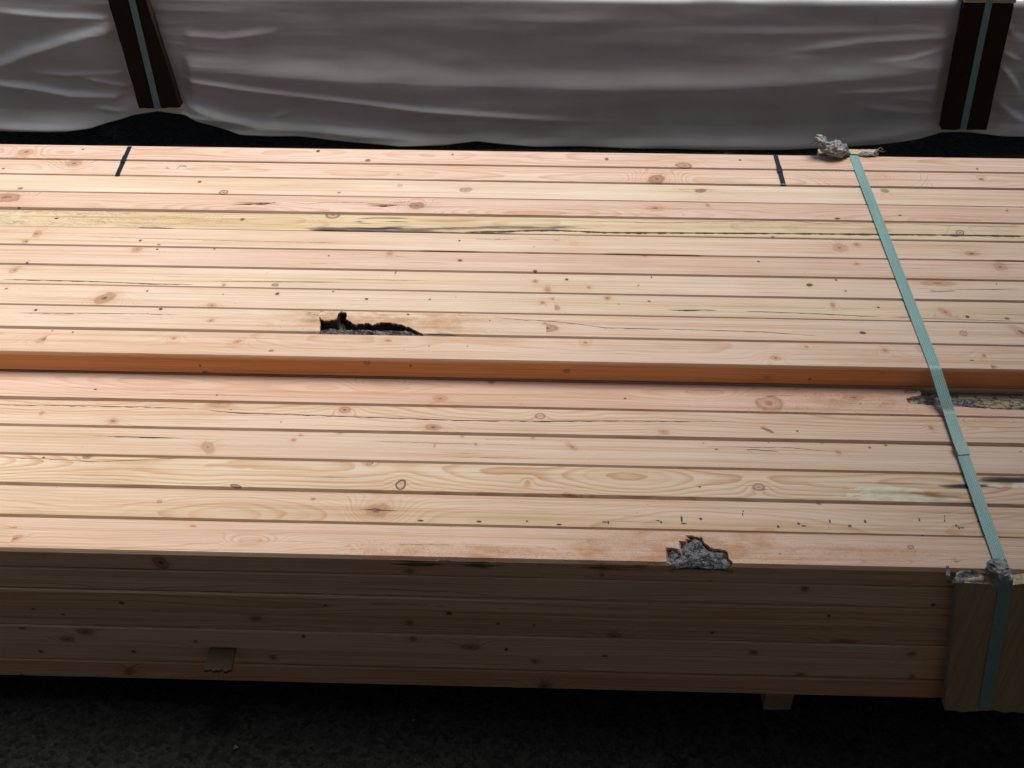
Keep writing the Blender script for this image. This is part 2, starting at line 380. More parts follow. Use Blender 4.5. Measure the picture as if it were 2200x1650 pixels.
# knots on the upper faces: photo px x, y, half-width, half-height, kind, angle(deg)
KN = '''56 328 17 7 r|178 322 3 2 d|683 326 5 3 d|790 346 8 3 d|972 333 3 2 d|1303 343 5 3 d|1470 357 14 5 o|1590 345 4 2 d|2100 364 3 2 d
157 352 17 6 r|1412 385 22 8 R|855 375 4 2 r|2110 385 6 3 o|1885 382 30 9 w|6 363 3 2 d
428 390 5 3 d|480 412 8 4 o|728 413 4 2 d|859 398 6 3 o|1001 407 13 5 o|1506 409 11 4 o|1902 409 10 4 o|42 404 6 3 d
12 425 25 9 R|895 443 17 7 R|1407 448 17 7 r|1521 441 5 3 r|2165 453 3 2 d|1800 470 7 3 d
715 460 16 6 o|2064 499 8 5 o|38 447 4 2 d|120 468 4 2 d|2180 484 12 5 w|520 470 5 3 d|1935 463 4 2 d
75 502 14 7 r|55 519 12 4 r|300 517 3 2 d|987 517 3 2 d|1233 522 12 6 w|1195 515 10 4 w|1660 508 5 2 d|1805 532 15 8 r|1842 525 8 5 r|1147 530 2 1 d|2090 545 20 5 r
294 536 11 5 r|337 536 3 2 d|460 535 3 2 d|706 550 3 2 d|838 545 10 5 r|988 560 6 3 d -20|1630 562 3 2 d|1841 567 5 3 r|2150 573 14 9 r 20|1385 549 8 5 r|340 526 4 2 d
30 580 16 5 r -75|57 565 3 2 d|850 584 2 5 d|1150 583 5 3 d|1150 604 7 4 r|1218 600 4 3 d|1265 617 5 3 r|1177 622 8 6 r|1372 613 2 2 d|1740 612 7 4 d|1797 601 3 2 d|1817 625 3 2 d|2015 608 38 6 r|2142 610 2 2 d|590 612 8 3 o|480 612 4 3 r|1400 595 2 2 d
12 620 3 2 d|225 640 20 9 R -30|315 625 3 2 d|595 631 5 3 d|478 632 2 1 d|715 626 3 2 d|455 656 10 5 r|787 642 3 2 d|923 643 3 2 d|979 638 2 1 d|1195 661 8 5 R -60|1166 650 6 3 r|1188 642 8 3 r|1305 640 6 4 r 70|1790 655 11 4 r 85|2032 670 14 6 r 50|1395 647 3 2 d|1888 660 3 2 d|1330 653 2 1 d|2080 680 4 3 d|2165 684 5 3 d
75 667 5 3 d|344 665 5 3 d|452 690 12 4 r|1175 706 20 8 R|1172 697 7 3 r|1855 717 9 3 d|2072 718 8 5 o 30|2195 715 22 8 r 45|733 681 9 6 o|876 677 4 2 d 60|315 675 2 1 d|1052 690 2 1 d
112 710 3 2 r|156 713 3 2 d|95 728 16 6 r -35|373 726 7 4 r|510 733 9 4 r -15|833 731 6 3 r|582 753 4 2 o|922 743 2 1 d|1004 743 2 1 d|1258 735 7 4 r|1667 768 11 5 r|1733 744 5 3 r|1902 752 7 4 r|2115 763 7 4 r|2133 787 8 4 r|2088 773 5 1 d
203 838 3 2 d|465 850 3 2 d|1055 822 6 4 R|945 858 19 7 r|818 825 26 7 w|1343 857 3 2 d|1655 868 32 13 B|1835 855 25 6 r|1850 869 2 1 d|1120 870 3 2 w|1958 842 12 4 o
88 889 6 4 r|242 906 16 6 r|470 867 14 5 r|495 882 2 1 d|740 882 10 6 R|1162 896 9 5 o|930 920 17 7 R|1650 926 15 3 d 35|1714 928 3 2 d|2002 922 6 4 r|603 908 2 1 d|1425 930 12 5 r|2130 905 34 6 w
445 962 22 9 r 60|630 946 5 4 r|645 936 4 2 r|1022 955 6 2 r 70|993 938 4 3 r|933 958 6 2 r 88|1145 941 6 3 r -40|1228 960 16 5 r 55|1540 966 3 2 d|1767 952 5 2 r|1802 972 9 4 r 45|1870 962 4 2 d|1905 957 4 2 d|1512 952 2 1 d|1652 951 2 1 d|2195 970 2 1 d|730 930 9 4 r
186 982 9 5 o|92 985 4 2 d|793 997 6 4 o|861 1043 11 9 O|1134 1037 6 4 r|1630 1049 11 7 o|1504 1048 3 2 d
341 1079 5 3 o|672 1073 4 3 o|505 1046 12 4 o|810 1098 24 15 H|1225 1066 14 4 R|1760 1083 6 2 d
32 1157 14 6 r -20|415 1130 8 2 r|540 1165 28 9 w|1957 1175 6 4 o|2055 1206 5 2 r|1676 1189 2 1 d|30 1133 8 2 r'''
BH = '''903 1120 5 1.6|1029 1122 4.5 1.8|1132 1121 2 1.6|1202 1128 5 1.6|1300 1123 5 1.2|1307 1124 1.6 3|1415 1120 5 1.2|1421 1123 1.6 2|1465 1117 1.6 5|1470 1126 5 1.2|1506 1116 2.5 2|1597 1099 1.6 1.5|1597 1106 1.6 3|1673 1132 2 2.5|1717 1126 2.6 2|1728 1131 6 1.1|1784 1121 1.8 3|1827 1131 3 1.8|1860 1121 2 3|1976 1117 2 3|2031 1109 1.6 1.5|2031 1114 1.6 1.5|2032 1120 1.5 2|2057 1130 3 1.8|2062 1135 1.8 2.4|2068 1135 4 1.1|2104 1121 2.6 1.8|1985 1152 2 1.2'''
def kparam(kind):     # dark, rim, red, warp
    if kind == 'h': return (1.0, .25, 0., .0)
    return {'r': (.10, .10, .75, 1.2), 'R': (.22, .35, 1.0, 2.2), 'd': (.78, .2, .45, .0), 'o': (.25, .65, .45, 1.1), 'O': (.05, .85, .35, 1.0),
            'w': (.0, .0, .22, 3.0), 'B': (.02, .45, .35, 1.6), 'H': (.16, .15, .9, 2.2), 'h': (1.0, 0., .0, 0.)}[kind]
items = []
for row in KN.replace('\n', '|').split('|'):
    f = row.split(); items.append((float(f[0]), float(f[1]), float(f[2]), float(f[3]), f[4], float(f[5]) if len(f) > 5 else 0.))
for row in BH.split('|'):
    f = list(map(float, row.split())); items.append((f[0], f[1], f[2], f[3], 'h', 0.))

rows = []
for i in range(11): rows.append((LU[i], RU[i], LU[i+1], RU[i+1], ZU))
for i in range(6): rows.append((LLo[i], RLo[i], LLo[i+1], RLo[i+1], ZL))
geo = []
for (a, b_, c, d, zz) in rows:
    f0, f1 = on_z(0, a, zz), on_z(2200, b_, zz); n0, n1 = on_z(0, c, zz), on_z(2200, d, zz)
    rz = math.atan2(n1.y-n0.y, n1.x-n0.x)
    ny = n0.y+(n1.y-n0.y)*(0-n0.x)/(n1.x-n0.x); fy = f0.y+(f1.y-f0.y)*(0-f0.x)/(f1.x-f0.x)
    geo.append([ny, fy, zz, rz])
geo[16][0] = FY; geo[16][3] = 0.0004
def local(i, px, py):                       # photo pixel -> plank-local (x, s)
    ny, fy, zz, rz = geo[i]; p = on_z(px, py, zz)
    dx, dy = p.x, p.y-ny; c, s = math.cos(rz), math.sin(rz)
    return (dx*c+dy*s, -dx*s+dy*c)
knots = [[] for _ in rows]
for (px, py, rx_, ry_, kind, ang) in items:
    best = None
    for i in range(17):
        x_, s_ = local(i, px, py)
        if -.002 <= s_ <= geo[i][1]-geo[i][0]: best = i; break
    if best is None: continue
    i = best; x_, s_ = local(i, px, py)
    ax = abs(local(i, px+rx_, py)[0]-x_); ay = abs(local(i, px, py-ry_)[1]-s_)
    dk, rim, red, wp = kparam(kind)
    if kind == 'd': ax *= .9; ay *= .9
    if kind == 'h': ax *= 1.25; ay *= 1.35
    knots[i].append((x_, s_, max(ax, .0012), max(ay, .0010), math.radians(-ang), dk, rim, red, wp))
for k_ in knots:                             # no two knots quite alike
    for q_ in range(len(k_)):
        v = list(k_[q_])
        if v[5] < .9:
            v[2] *= random.uniform(.8, 1.2); v[3] *= random.uniform(.85, 1.1); v[4] += random.uniform(-.25, .25)
            v[5] = min(.95, v[5]*random.uniform(.6, 1.7)); v[6] *= random.uniform(.5, 1.3) if v[6] < .8 else 1.15; v[7] *= random.uniform(.6, 1.15); v[8] *= random.uniform(.8, 1.6)
        k_[q_] = tuple(v)
for i in range(17):                          # beyond the frame
    for _ in range(5):
        x_ = random.choice((-1, 1))*random.uniform(1.25, 1.95)
        knots[i].append((x_, random.uniform(.008, .05), random.uniform(.003, .012), random.uniform(.003, .008), random.uniform(-.5, .5), random.uniform(0, .5), .4, .5, 1.3))

def cpx(i, pts, wdt): return ([local(i, *p) for p in pts], wdt*1.5)
CRK = {3: [cpx(3, [(492, 441), (530, 440), (570, 439), (607, 434)], .0016), cpx(3, [(607, 434), (660, 439), (700, 435), (780, 436), (830, 441)], .0004), cpx(3, [(785, 443), (820, 444), (862, 442)], .0017), cpx(3, [(838, 435), (862, 436), (885, 433)], .0010), cpx(3, [(862, 442), (830, 448), (795, 452)], .0004)],
       4: [cpx(4, [(990, 497.5), (1080, 496.5), (1130, 494.5), (1190, 493.5), (1300, 498.5), (1480, 499.5), (1660, 500.5), (1800, 502), (1990, 503.5), (2200, 506.5), (2600, 512)], .0024),
           cpx(4, [(1150, 470), (1400, 477), (1700, 473), (1760, 479), (1880, 477), (2010, 482), (2200, 486)], .0004)],
       5: [cpx(5, [(120, 506), (300, 512), (520, 518), (740, 522)], .0004)],
       7: [cpx(7, [(450, 604), (650, 605), (740, 606)], .0006), cpx(7, [(0, 600), (180, 604), (330, 610), (420, 611)], .0010), cpx(7, [(1980, 628), (2100, 622), (2200, 620)], .0005)],
       8: [cpx(8, [(1430, 665), (1465, 666.5), (1545, 666)], .0016), cpx(8, [(1590, 668), (1650, 670), (1760, 674), (1900, 681)], .0007), cpx(8, [(1900, 681), (2200, 690)], .0004)],
       9: [cpx(9, [(20, 673), (180, 674), (390, 677)], .0006), cpx(9, [(1052, 683), (1120, 689), (1190, 692), (1240, 698), (1300, 706), (1470, 710), (1640, 715), (1790, 726)], .0006)],
       12: [cpx(12, [(-200, 868), (0, 871), (150, 873), (310, 876), (420, 880)], .0007), cpx(12, [(300, 885), (500, 888), (620, 892), (760, 897.5), (900, 902), (980, 905), (1160, 907), (1300, 906), (1600, 908)], .0008)],
       13: [cpx(13, [(170, 936), (300, 940), (400, 942)], .0010), cpx(13, [(842, 941), (905, 943)], .0012), cpx(13, [(1082, 947), (1115, 948)], .0010), cpx(13, [(1262, 951), (1320, 952)], .0013), cpx(13, [(1500, 960), (1700, 962), (1795, 972)], .0004)],
       15: [cpx(15, [(765, 1095), (797, 1096), (805, 1094), (812, 1097), (860, 1099)], .0012)],
       14: [cpx(14, [(0, 985), (100, 988), (200, 994), (420, 985)], .0004)],
       10: [], 1: [], 0: []}
for i in range(17):                          # hairline checks along the grain
    L = CRK.setdefault(i, [])
    wd_ = geo[i][1]-geo[i][0]
    for _ in range(0 if i in (4, 12) else 7):
        x_, y_, ln = random.uniform(-1.1, 1.0), random.uniform(.01, wd_-.01), random.uniform(.03, .22)
        L.append(([(x_, y_), (x_+ln*.4, y_+random.uniform(-.0015, .0015)), (x_+ln, y_+random.uniform(-.002, .002))], random.uniform(.00018, .00042)))
def smooth_band(XX, pts_x, pts_v): return np.interp(XX, pts_x, pts_v, left=0 if pts_v[0] == 0 else pts_v[0], right=pts_v[-1])
def box(XX, a, b_, e): return np.clip((XX-a)/e, 0, 1)*np.clip((b_-XX)/e, 0, 1)
def X_(i, px, py): return local(i, px, py)[0]
def gaussb(d, wd): return np.exp(-(d/wd)**2)
def line_of(i, pts, XX):
    L = [local(i, *p) for p in pts]; return np.interp(XX, [p[0] for p in L], [p[1] for p in L])

def paint4(XX, SS, S, E_):
    S[..., 0] = box(XX, -2.2, 2.2, .1)*np.interp(XX, [X_(4, 900, 470), X_(4, 2000, 490)], [.95, .35])
    l = line_of(4, [(640, 490), (720, 490), (900, 491), (1050, 487), (1200, 488)], XX)
    S[..., 1] += 1.15*box(XX, X_(4, 620, 490), X_(4, 1300, 490), .06)*gaussb(SS-l, .0075)+1.2*box(XX, X_(4, 640, 490), X_(4, 1150, 490), .05)*gaussb(SS-.001, .004)
    c = local(4, 818, 476); rr = random.Random(5)
    for q in range(12):
        ys, xs_, ln = rr.uniform(.010, .048), c[0]+rr.uniform(-.05, .04), rr.uniform(.012, .045)
        S[..., 1] += 1.0*np.exp(-((XX-xs_)/ln)**2-((SS-ys)/.0018)**2)
    S[..., 1] += 1.2*box(XX, X_(4, 270, 487), X_(4, 400, 489), .03)*gaussb(SS-.001, .0040)
    l = line_of(4, [(900, 473), (960, 474), (1040, 472)], XX)
    E_[..., 1] += .75*box(XX, X_(4, 880, 473), X_(4, 1050, 473), .05)*gaussb(SS-l, .0042)
    E_[..., 2] = box(XX, -2, X_(4, 600, 470), .25)*1.0
def paint7(XX, SS, S, E_):
    l = line_of(7, [(250, 603), (450, 604), (800, 605), (1060, 601)], XX)
    S[..., 0] += .9*box(XX, X_(7, 240, 603), X_(7, 1100, 603), .12)*gaussb(SS-l, .007)
    S[..., 1] += .35*box(XX, X_(7, 560, 603), X_(7, 1080, 603), .06)*gaussb(SS-l, .003)
def paint8(XX, SS, S, E_):
    S[..., 0] += .85*np.clip((XX-X_(8, 960, 645))/.18, 0, 1)*gaussb(SS-.030, .020)
    S[..., 1] += .30*np.clip((XX-X_(8, 1300, 650))/.5, 0, 1)*gaussb(SS-np.interp(XX, [0, 1], [.028, .014]), .009)
    l = line_of(8, [(1430, 666), (1700, 674)], XX); S[..., 1] += .5*box(XX, X_(8, 1420, 666), X_(8, 1600, 668), .04)*gaussb(SS-l, .0035)
def paint9(XX, SS, S, E_):
    c = local(9, 820, 690); E_[..., 0] = 1.0*np.exp(-((XX-c[0])/.17)**4)*1.0
    for q in ((665, 705), (690, 695)):
        k = local(9, *q); E_[..., 2] += .8*np.exp(-((XX-k[0])/.03)**2)
    S[..., 1] += .9*box(XX, X_(9, 900, 717), X_(9, 992, 719), .016)*gaussb(SS-.0005, .0042)
def paint11(XX, SS, S, E_):
    c = local(11, 1835, 856); E_[..., 0] += .8*np.exp(-((XX-c[0])/.14)**4)*gaussb(SS-.032, .022); E_[..., 2] += .8*np.exp(-((XX-c[0])/.05)**2)*gaussb(SS-.030, .012)
    k = local(11, 1657, 853); S[..., 1] += .95*np.exp(-((XX-k[0])/.018)**2)*gaussb(SS-k[1], .0022)
def paint14(XX, SS, S, E_):
    def spot(px, py, wx, ws, ch, v, arr):
        k = local(14, px, py); arr[..., ch] += v*np.exp(-((XX-k[0])/wx)**4-((SS-k[1])/ws)**2)
    for q in ((1880, 1046, .035, .0035), (1930, 1053, .035, .0055), (1960, 1068, .055, .009), (2010, 1078, .045, .005)): spot(q[0], q[1], q[2], q[3], 2, .8, S)
    for q in ((1985, 1062, .028, .0030), (2030, 1068, .030, .0038), (1950, 1041, .03, .0016), (2070, 1082, .04, .003)): spot(q[0], q[1], q[2], q[3], 1, .95, E_)
    for q in ((2060, 1048, .030, .0058), (2110, 1046, .04, .0050), (2160, 1036, .05, .0050), (2190, 1030, .06, .006)): spot(q[0], q[1], q[2], q[3]*.8, 1, 1.5, S)
    spot(2180, 1046, .04, .003, 2, .8, S)
    for q in ((186, 1004, .028, .0048), (490, 1003, .09, .006)): spot(q[0], q[1], q[2], q[3], 1, .10, E_)
def paint15(XX, SS, S, E_):
    S[..., 0] = .75*np.clip((.030-SS)/.02, 0, 1)
def paint16(XX, SS, S, E_):
    for (px, py, wx, ws, v) in ((900, 1185, .10, .018, .6), (1060, 1192, .07, .016, .8), (1300, 1190, .06, .024, .9), (1385, 1170, .075, .04, 1.0), (1560, 1160, .07, .03, .8), (1640, 1190, .09, .016, .6), (1800, 1185, .15, .016, .4)):
        k = local(16, px, py); E_[..., 0] += v*np.exp(-((XX-k[0])/wx)**4-((SS-k[1])/ws)**4)
    E_[..., 0] = np.clip(E_[..., 0], 0, 1)
    for (px, wx, v) in ((880, .018, .9), (925, .016, .7), (1030, .022, .9), (1285, .015, .9), (1325, .02, .8), (1380, .02, .7)):
        k = local(16, px, 1200); S[..., 1] += v*np.exp(-((XX-k[0])/wx)**2)*np.exp(-((SS+.012)/.014)**2)
    S[..., 1] += .55*box(XX, X_(16, 60, 1190), X_(16, 560, 1190), .1)*gaussb(SS+.028, .004)
    S[..., 1] += .6*gaussb(SS+np.interp(XX, [X_(16, 0, 1178), X_(16, 900, 1195), X_(16, 1500, 1215), X_(16, 2000, 1235)], [.018, .015, .008, .012]), .0028)
    c = local(16, 1287, 1175); S[..., 0] += 0
def paint3(XX, SS, S, E_):
    for a, c, yy in ((495, 605, 438), (785, 875, 441)):
        l = local(3, (a+c)/2, yy)[1]; E_[..., 1] += 1.3*box(XX, X_(3, a, yy), X_(3, c, yy), .03)*gaussb(SS-l-.001, .003)
def paint5(XX, SS, S, E_):
    for a, c in ((890, 1040), (1120, 1170), (1290, 1520), (2120, 2400)):
        E_[..., 1] += 1.3*box(XX, X_(5, a, 540), X_(5, c, 545), .02)*gaussb(SS+.0005, .0028)
        S[..., 1] += .55*box(XX, X_(5, a, 540), X_(5, c, 545), .02)*gaussb(SS+.0015, .0024)
DENSE5 = [(-.3, 1.2, .012)]
PAINT = {3: paint3, 5: paint5, 4: paint4, 7: paint7, 8: paint8, 9: paint9, 11: paint11, 14: paint14, 15: paint15, 16: paint16}
# cavities (photo outlines turned into plank coordinates)
CAV9 = [(688, 722), (687, 712), (688, 700), (686, 684), (690, 689), (695, 691), (708, 690), (722, 688), (724, 681), (727, 674), (733, 671), (742, 673), (746, 680), (742, 687), (750, 692), (760, 698), (772, 698), (790, 696), (800, 700), (808, 697), (818, 695), (835, 695), (850, 697), (862, 700), (872, 703), (882, 706), (892, 712), (900, 715), (909, 719), (905, 726)]
CAV16 = [(1448, 1230), (1447, 1214), (1443, 1206), (1441, 1194), (1441, 1180), (1445, 1177), (1450, 1178), (1456, 1184), (1466, 1187), (1468, 1172), (1468, 1162), (1478, 1160), (1487, 1157), (1486, 1151), (1495, 1153), (1503, 1155), (1509, 1151), (1510, 1160), (1512, 1166), (1520, 1171), (1530, 1177), (1540, 1179), (1555, 1181), (1564, 1185), (1563, 1192), (1567, 1200), (1574, 1206), (1579, 1207), (1568, 1214), (1560, 1222), (1545, 1230)]
CAV11 = [(1951, 861), (1953, 857), (1962, 854), (1972, 853), (1981, 851), (1981, 843), (1976, 839), (1966, 836), (1975, 825), (2600, 830), (2600, 888), (2200, 881), (2140, 880), (2090, 876), (2040, 873), (1990, 870), (1958, 868)]
def poly_local(i, P): return [local(i, *p) for p in P]
def make_cut(i, P, depth, edge):
    poly = poly_local(i, P)
    x0, x1 = min(p[0] for p in poly)-.01, max(p[0] for p in poly)+.01
    def cut(XX, YY, SS):
        D = np.zeros(XX.shape); msk = (XX > x0) & (XX < x1)
        sd = sdist(poly, XX[msk], np.maximum(YY[msk], -.0005)*1.0)
        jit = np.array([fbm(x*110, y*110, 3.3, 2) for x, y in zip(XX[msk], YY[msk])])*.0012
        D[msk] = np.clip((sd+jit)/edge, 0, 1)*depth
        if i == 16: D = D*np.clip(.36+np.clip(YY-.001, 0, 1)/.008, 0, 1)
        return D
    return cut, poly
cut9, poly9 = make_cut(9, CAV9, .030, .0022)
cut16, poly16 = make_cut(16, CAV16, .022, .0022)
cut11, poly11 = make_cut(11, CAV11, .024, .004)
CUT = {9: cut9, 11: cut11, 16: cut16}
DENSE = {3: [(-.7, 0., .008)], 5: DENSE5, 4: [(-1.25, 1.1, .005)], 7: [(-1.1, .3, .012)], 8: [(0., 1.1, .012)], 9: [(-.62, .1, .006), (-.42, -.16, .0018)], 11: [(.35, .62, .006), (.60, 1.2, .003)], 14: [(-1.1, .2, .02), (.55, 1.1, .005)],
         15: [(-1.2, 1.2, .1)], 16: [(-1.1, .9, .010), (.22, .40, .0016)]}
LAB = {2: 'pale cream plank without strap, third from the back edge', 3: 'pinkish plank with orange splits beside a ringed knot', 4: 'greenish worm-eaten plank with grey stain and a long black split',
       9: 'cream plank with a deep bark-lined hole', 10: 'last plank of the upper row, standing above the step with an orange side',
       11: 'pink plank below the step with bark along its far edge at the right', 14: 'yellowish plank with flame-shaped grain and resin stain at the right',
       15: 'plank with a row of small black worm holes and a cracked red knot', 16: 'front edge plank with burled grain and a grey bark patch'}

pack = thing('lumber_pack', 'strapped pack of fresh sawn pinkish planks in the foreground, lying on support blocks', 'lumber pack', (0, 1.6, .08))
# front faces: knots per layer
FRONT_L = [1178, 1218.5, 1262, 1303, 1342.5, 1382, 1417, 1453]
zf = [on_y(0, v, FY).z for v in FRONT_L]
zf[0] = ZL
BOT = zf[-1]
FK = '''345 1208 20 9 R 65|880 1226 10 7 r 80|1293 1235 6 5 r|262 1292 6 3 d|700 1297 4 2 d|548 1332 12 6 r|965 1315 6 3 d|185 1357 20 8 r|145 1373 16 6 r|47 1347 8 4 r|135 1322 4 2 d|652 1367 4 3 d|420 1378 5 4 r|888 1372 10 5 r|880 1340 10 6 r|1010 1390 20 7 r|1088 1395 4 3 d|1730 1265 7 6 R|1780 1320 4 3 d|1958 1405 12 5 r|1815 1380 30 5 r|1620 1402 10 5 r|87 1402 5 3 d|286 1402 5 3 d|278 1445 12 8 r 50|585 1415 8 5 r|1150 1425 8 4 r|1170 1475 14 11 r|1300 1411 7 4 d|1530 1362 4 3 d|762 1435 5 2 d|1960 1460 8 5 r|1720 1455 9 5 r|70 1310 3 2 d|1070 1342 3 2 d|1148 1345 3 2 d|1320 1370 16 10 r|1525 1250 4 3 d|2005 1300 5 3 d|48 1452 5 3 d'''
fkn = [[] for _ in range(7)]
for row in FK.split('|'):
    f = row.split(); px, py, a, b_ = map(float, f[:4]); p = on_y(px, py, FY)
    for l in range(7):
        if zf[l+1] < p.z <= zf[l]:
            dk, rim, red, wp = kparam(f[4]); s = p.z-zf[l]
            q = on_y(px+a, py, FY); q2 = on_y(px, py-b_, FY)
            fkn[l].append((p.x, min(s, -.006), abs(q.x-p.x), abs(q2.z-p.z), math.radians(-float(f[5])) if len(f) > 5 else 0., max(dk, .35), rim, min(1, red+.2), wp))
knots[16] += fkn[0]
# step-side knots on plank 10
for (px, py, a, b_, kd) in ((788, 778, 6, 4, 'o'), (1217, 796, 6, 4, 'o'), (1648, 811, 8, 5, 'r'), (1897, 799, 6, 4, 'r'), (430, 785, 3, 2, 'd'), (882, 785, 2, 2, 'd'), (437, 799, 9, 2, 'h'), (1740, 813, 3, 2, 'd')):
    p = on_y(px, py, geo[10][0]); dk, rim, red, wp = kparam(kd)
    knots[10].append((p.x, p.z-ZU, a*.00078, b_*.0010, 0., dk, rim, red, wp))
for i in range(17):
    ny, fy, zz, rz = geo[i]
    gap = (.0018, .0026, .0020, .0032, .0014, .0026, .0024, .0022, .0022, .0034, 0, .0032, .0026, .0026, .0032, .0028, 0)[i]
    zj = random.uniform(-.0024, -.0004) if i < 16 else 0
    zj = {0: .0004, 1: -.0010, 2: -.0024, 15: -.0016}.get(i, zj)
    (pt, rg) = RINGS[i]
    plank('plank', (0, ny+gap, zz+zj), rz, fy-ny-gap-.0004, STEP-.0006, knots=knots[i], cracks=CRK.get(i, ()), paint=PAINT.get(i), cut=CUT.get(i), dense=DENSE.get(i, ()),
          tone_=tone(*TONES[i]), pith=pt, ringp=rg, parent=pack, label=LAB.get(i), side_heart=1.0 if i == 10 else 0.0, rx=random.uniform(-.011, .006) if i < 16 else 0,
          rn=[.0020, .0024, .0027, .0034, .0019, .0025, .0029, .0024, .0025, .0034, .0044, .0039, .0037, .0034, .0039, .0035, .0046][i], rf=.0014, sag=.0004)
# row below the upper one (carries it, closes the gaps) and the rear edge
for i in range(11):
    ny, fy, zz, rz = geo[i]
    plank('plank', (0, ny+.001, ZL-.0008), rz, fy-ny-.0014, STEP-.001, tone_=tone(226, 192, 165), parent=pack, topcols=1, pith=(.03, -.04, 200.), ringp=(.6, .03, 0))
# lower layers: front plank, rear plank and one core row
FT = [None, (228, 206, 172), (222, 192, 156), (221, 192, 158), (228, 204, 170), (226, 200, 166), (216, 178, 144)]
yb = geo[0][1]
for l in range(1, 7):
    h = zf[l]-zf[l+1]
    off = (0, .0004, -.0022, .0012, .0000, .0026, .0010)[l]
    kk = fkn[l]
    def pl(XX, SS, S, E_, l=l):
        E_[..., 2] = .25
    plank('plank', (0, FY+off, zf[l]), (0, .0003, -.0004, .0003, 0, .0002, -.0002)[l], .0600, h-.0006, knots=kk, tone_=tone(*FT[l]), parent=pack, pith=random.choice(((.03, -.05, 240.), (-.03, -.02, 260.), (-.06, -.06, 300.))),
          ringp=(.9, .04, 0), rn=.0022 if l != 5 else .0034, rf=.0022, sag=.0006)
    plank('plank', (0, yb-.0600, zf[l]), 0, .0600, h-.0006, tone_=tone(*FT[l]), parent=pack, topcols=1)
# hidden core of the pack: whole rows drawn as wide rows of planks are not needed; two bearing rows close it
for yk in np.linspace(FY+.07, yb-.13, 14):
    plank('plank', (0, float(yk), zf[6]), 0, .0600, zf[6]-zf[7]-.0006, tone_=tone(*FT[6]), parent=pack, topcols=1)

# ------------------------------------------------------------------ bark
def bark_material():
    b = NB('weathered_bark'); P = b.n('ShaderNodeTexCoord').outputs['Object']
    n1 = b.noise(P, 90, 5, .65, .4); dk_ = b.sep(b.at('woodm'))[1]; n2 = b.noise(P, 380, 3, .7); n3 = b.noise(P, 28, 3, .6)
    col = b.mix(b.mr(n1, .35, .62), (.085, .08, .086), (.27, .265, .27))
    col = b.mix(b.mr(n3, .60, .72, 0, .6), col, (.12, .07, .062), 'MIX')
    col = b.mix(b.mr(n3, .38, .46, .8, 0.), col, b.mix(b.mr(n1, .4, .6), (.06, .062, .065), (.24, .245, .235)))
    col = b.mix(b.m_('MULTIPLY', b.mr(n2, .56, .68), b.mr(n3, .4, .6)), col, (.50, .49, .44))
    col = b.mix(b.mr(b.noise(P, 150, 4, .6, 1.5), .44, .36), col, (.03, .025, .024))
    vb = b.n('ShaderNodeTexVoronoi', feature='DISTANCE_TO_EDGE'); b.put(vb.inputs['Vector'], b.v_('ADD', b.v_('MULTIPLY', P, (42., 75., 60.)), b.n('ShaderNodeCombineXYZ', [b.m_('MULTIPLY', n1, 2.5), b.m_('MULTIPLY', n3, 2.5), 0.]).outputs[0])); vb.inputs['Scale'].default_value = 1
    crev = b.mr(vb.outputs['Distance'], .0, .07, 1., 0.)
    col = b.mix(b.m_('MULTIPLY', crev, .55), col, (.03, .026, .025))
    w_ = b.sep(b.at('woodm'))[0]
    col = b.mix(w_, col, b.mix(b.mr(b.noise(b.v_('MULTIPLY', P, (20., 300., 300.)), 1, 3), .3, .7), (.36, .27, .17), (.50, .39, .25)))
    col = b.mix(dk_, col, b.mix(1.0, col, (.62, .42, .36), 'MULTIPLY'))
    return b.fin(col, .85, .2, b.bump(b.m_('SUBTRACT', b.m_('ADD', n1, b.m_('MULTIPLY', n2, .4)), crev), .003, 1.0))
BARK = bark_material()
def bark_patch(i, poly, zfun, step, label, woodf=None, grow=.003, xlim=None):
    P = np.array(poly); x0, x1 = P[:, 0].min()-grow, P[:, 0].max()+grow; y0, y1 = max(P[:, 1].min(), -.001)-.0, P[:, 1].max()+grow
    if xlim: x1 = min(x1, xlim)
    nx, ny_ = int((x1-x0)/step)+1, int((y1-y0)/step)+1
    gx, gy = np.meshgrid(np.linspace(x0, x1, nx), np.linspace(y0, y1, ny_), indexing='ij')
    sd = sdist(poly, gx, gy)
    gz = np.array([zfun(x, y, s) for x, y, s in zip(gx.ravel(), gy.ravel(), sd.ravel())]).reshape(gx.shape)
    idx = np.arange(nx*ny_).reshape(nx, ny_)
    F = np.stack([idx[:-1, :-1], idx[1:, :-1], idx[1:, 1:], idx[:-1, 1:]], -1).reshape(-1, 4)
    smn = ((sd[:-1, :-1]+sd[1:, 1:])/2).ravel() > -grow
    F = F[smn]; V = np.stack([gx, gy, gz], -1).reshape(-1, 3)
    used = np.unique(F); remap = -np.ones(len(V), int); remap[used] = np.arange(len(used)); F = remap[F]; Vt = V[used]
    # closed: give it an underside
    nb = len(Vt); Vb = Vt.copy(); Vb[:, 2] -= .004
    o = mesh_obj('bark', np.concatenate([Vt, Vb]), np.concatenate([F, F[:, ::-1]+nb]), BARK, label=label)
    A = o.data.attributes.new('woodm', 'FLOAT_VECTOR', 'POINT'); wv = np.zeros((len(Vt)*2, 3), np.float32)
    wv[:, 1] = .55 if i == 9 else 0.0
    if woodf: wv[:nb, 0] = woodf(Vt[:, 0], Vt[:, 1])
    A.data.foreach_set('vector', wv.ravel())
    return o
planks = [o for o in pack.children if o.name.startswith('plank')]
planks = [o for o in bpy.data.objects if o.parent == pack]
P9, P11, P16 = [bpy.data.objects['plank' if k == 0 else 'plank.%03d' % k] for k in (9, 11, 16)]
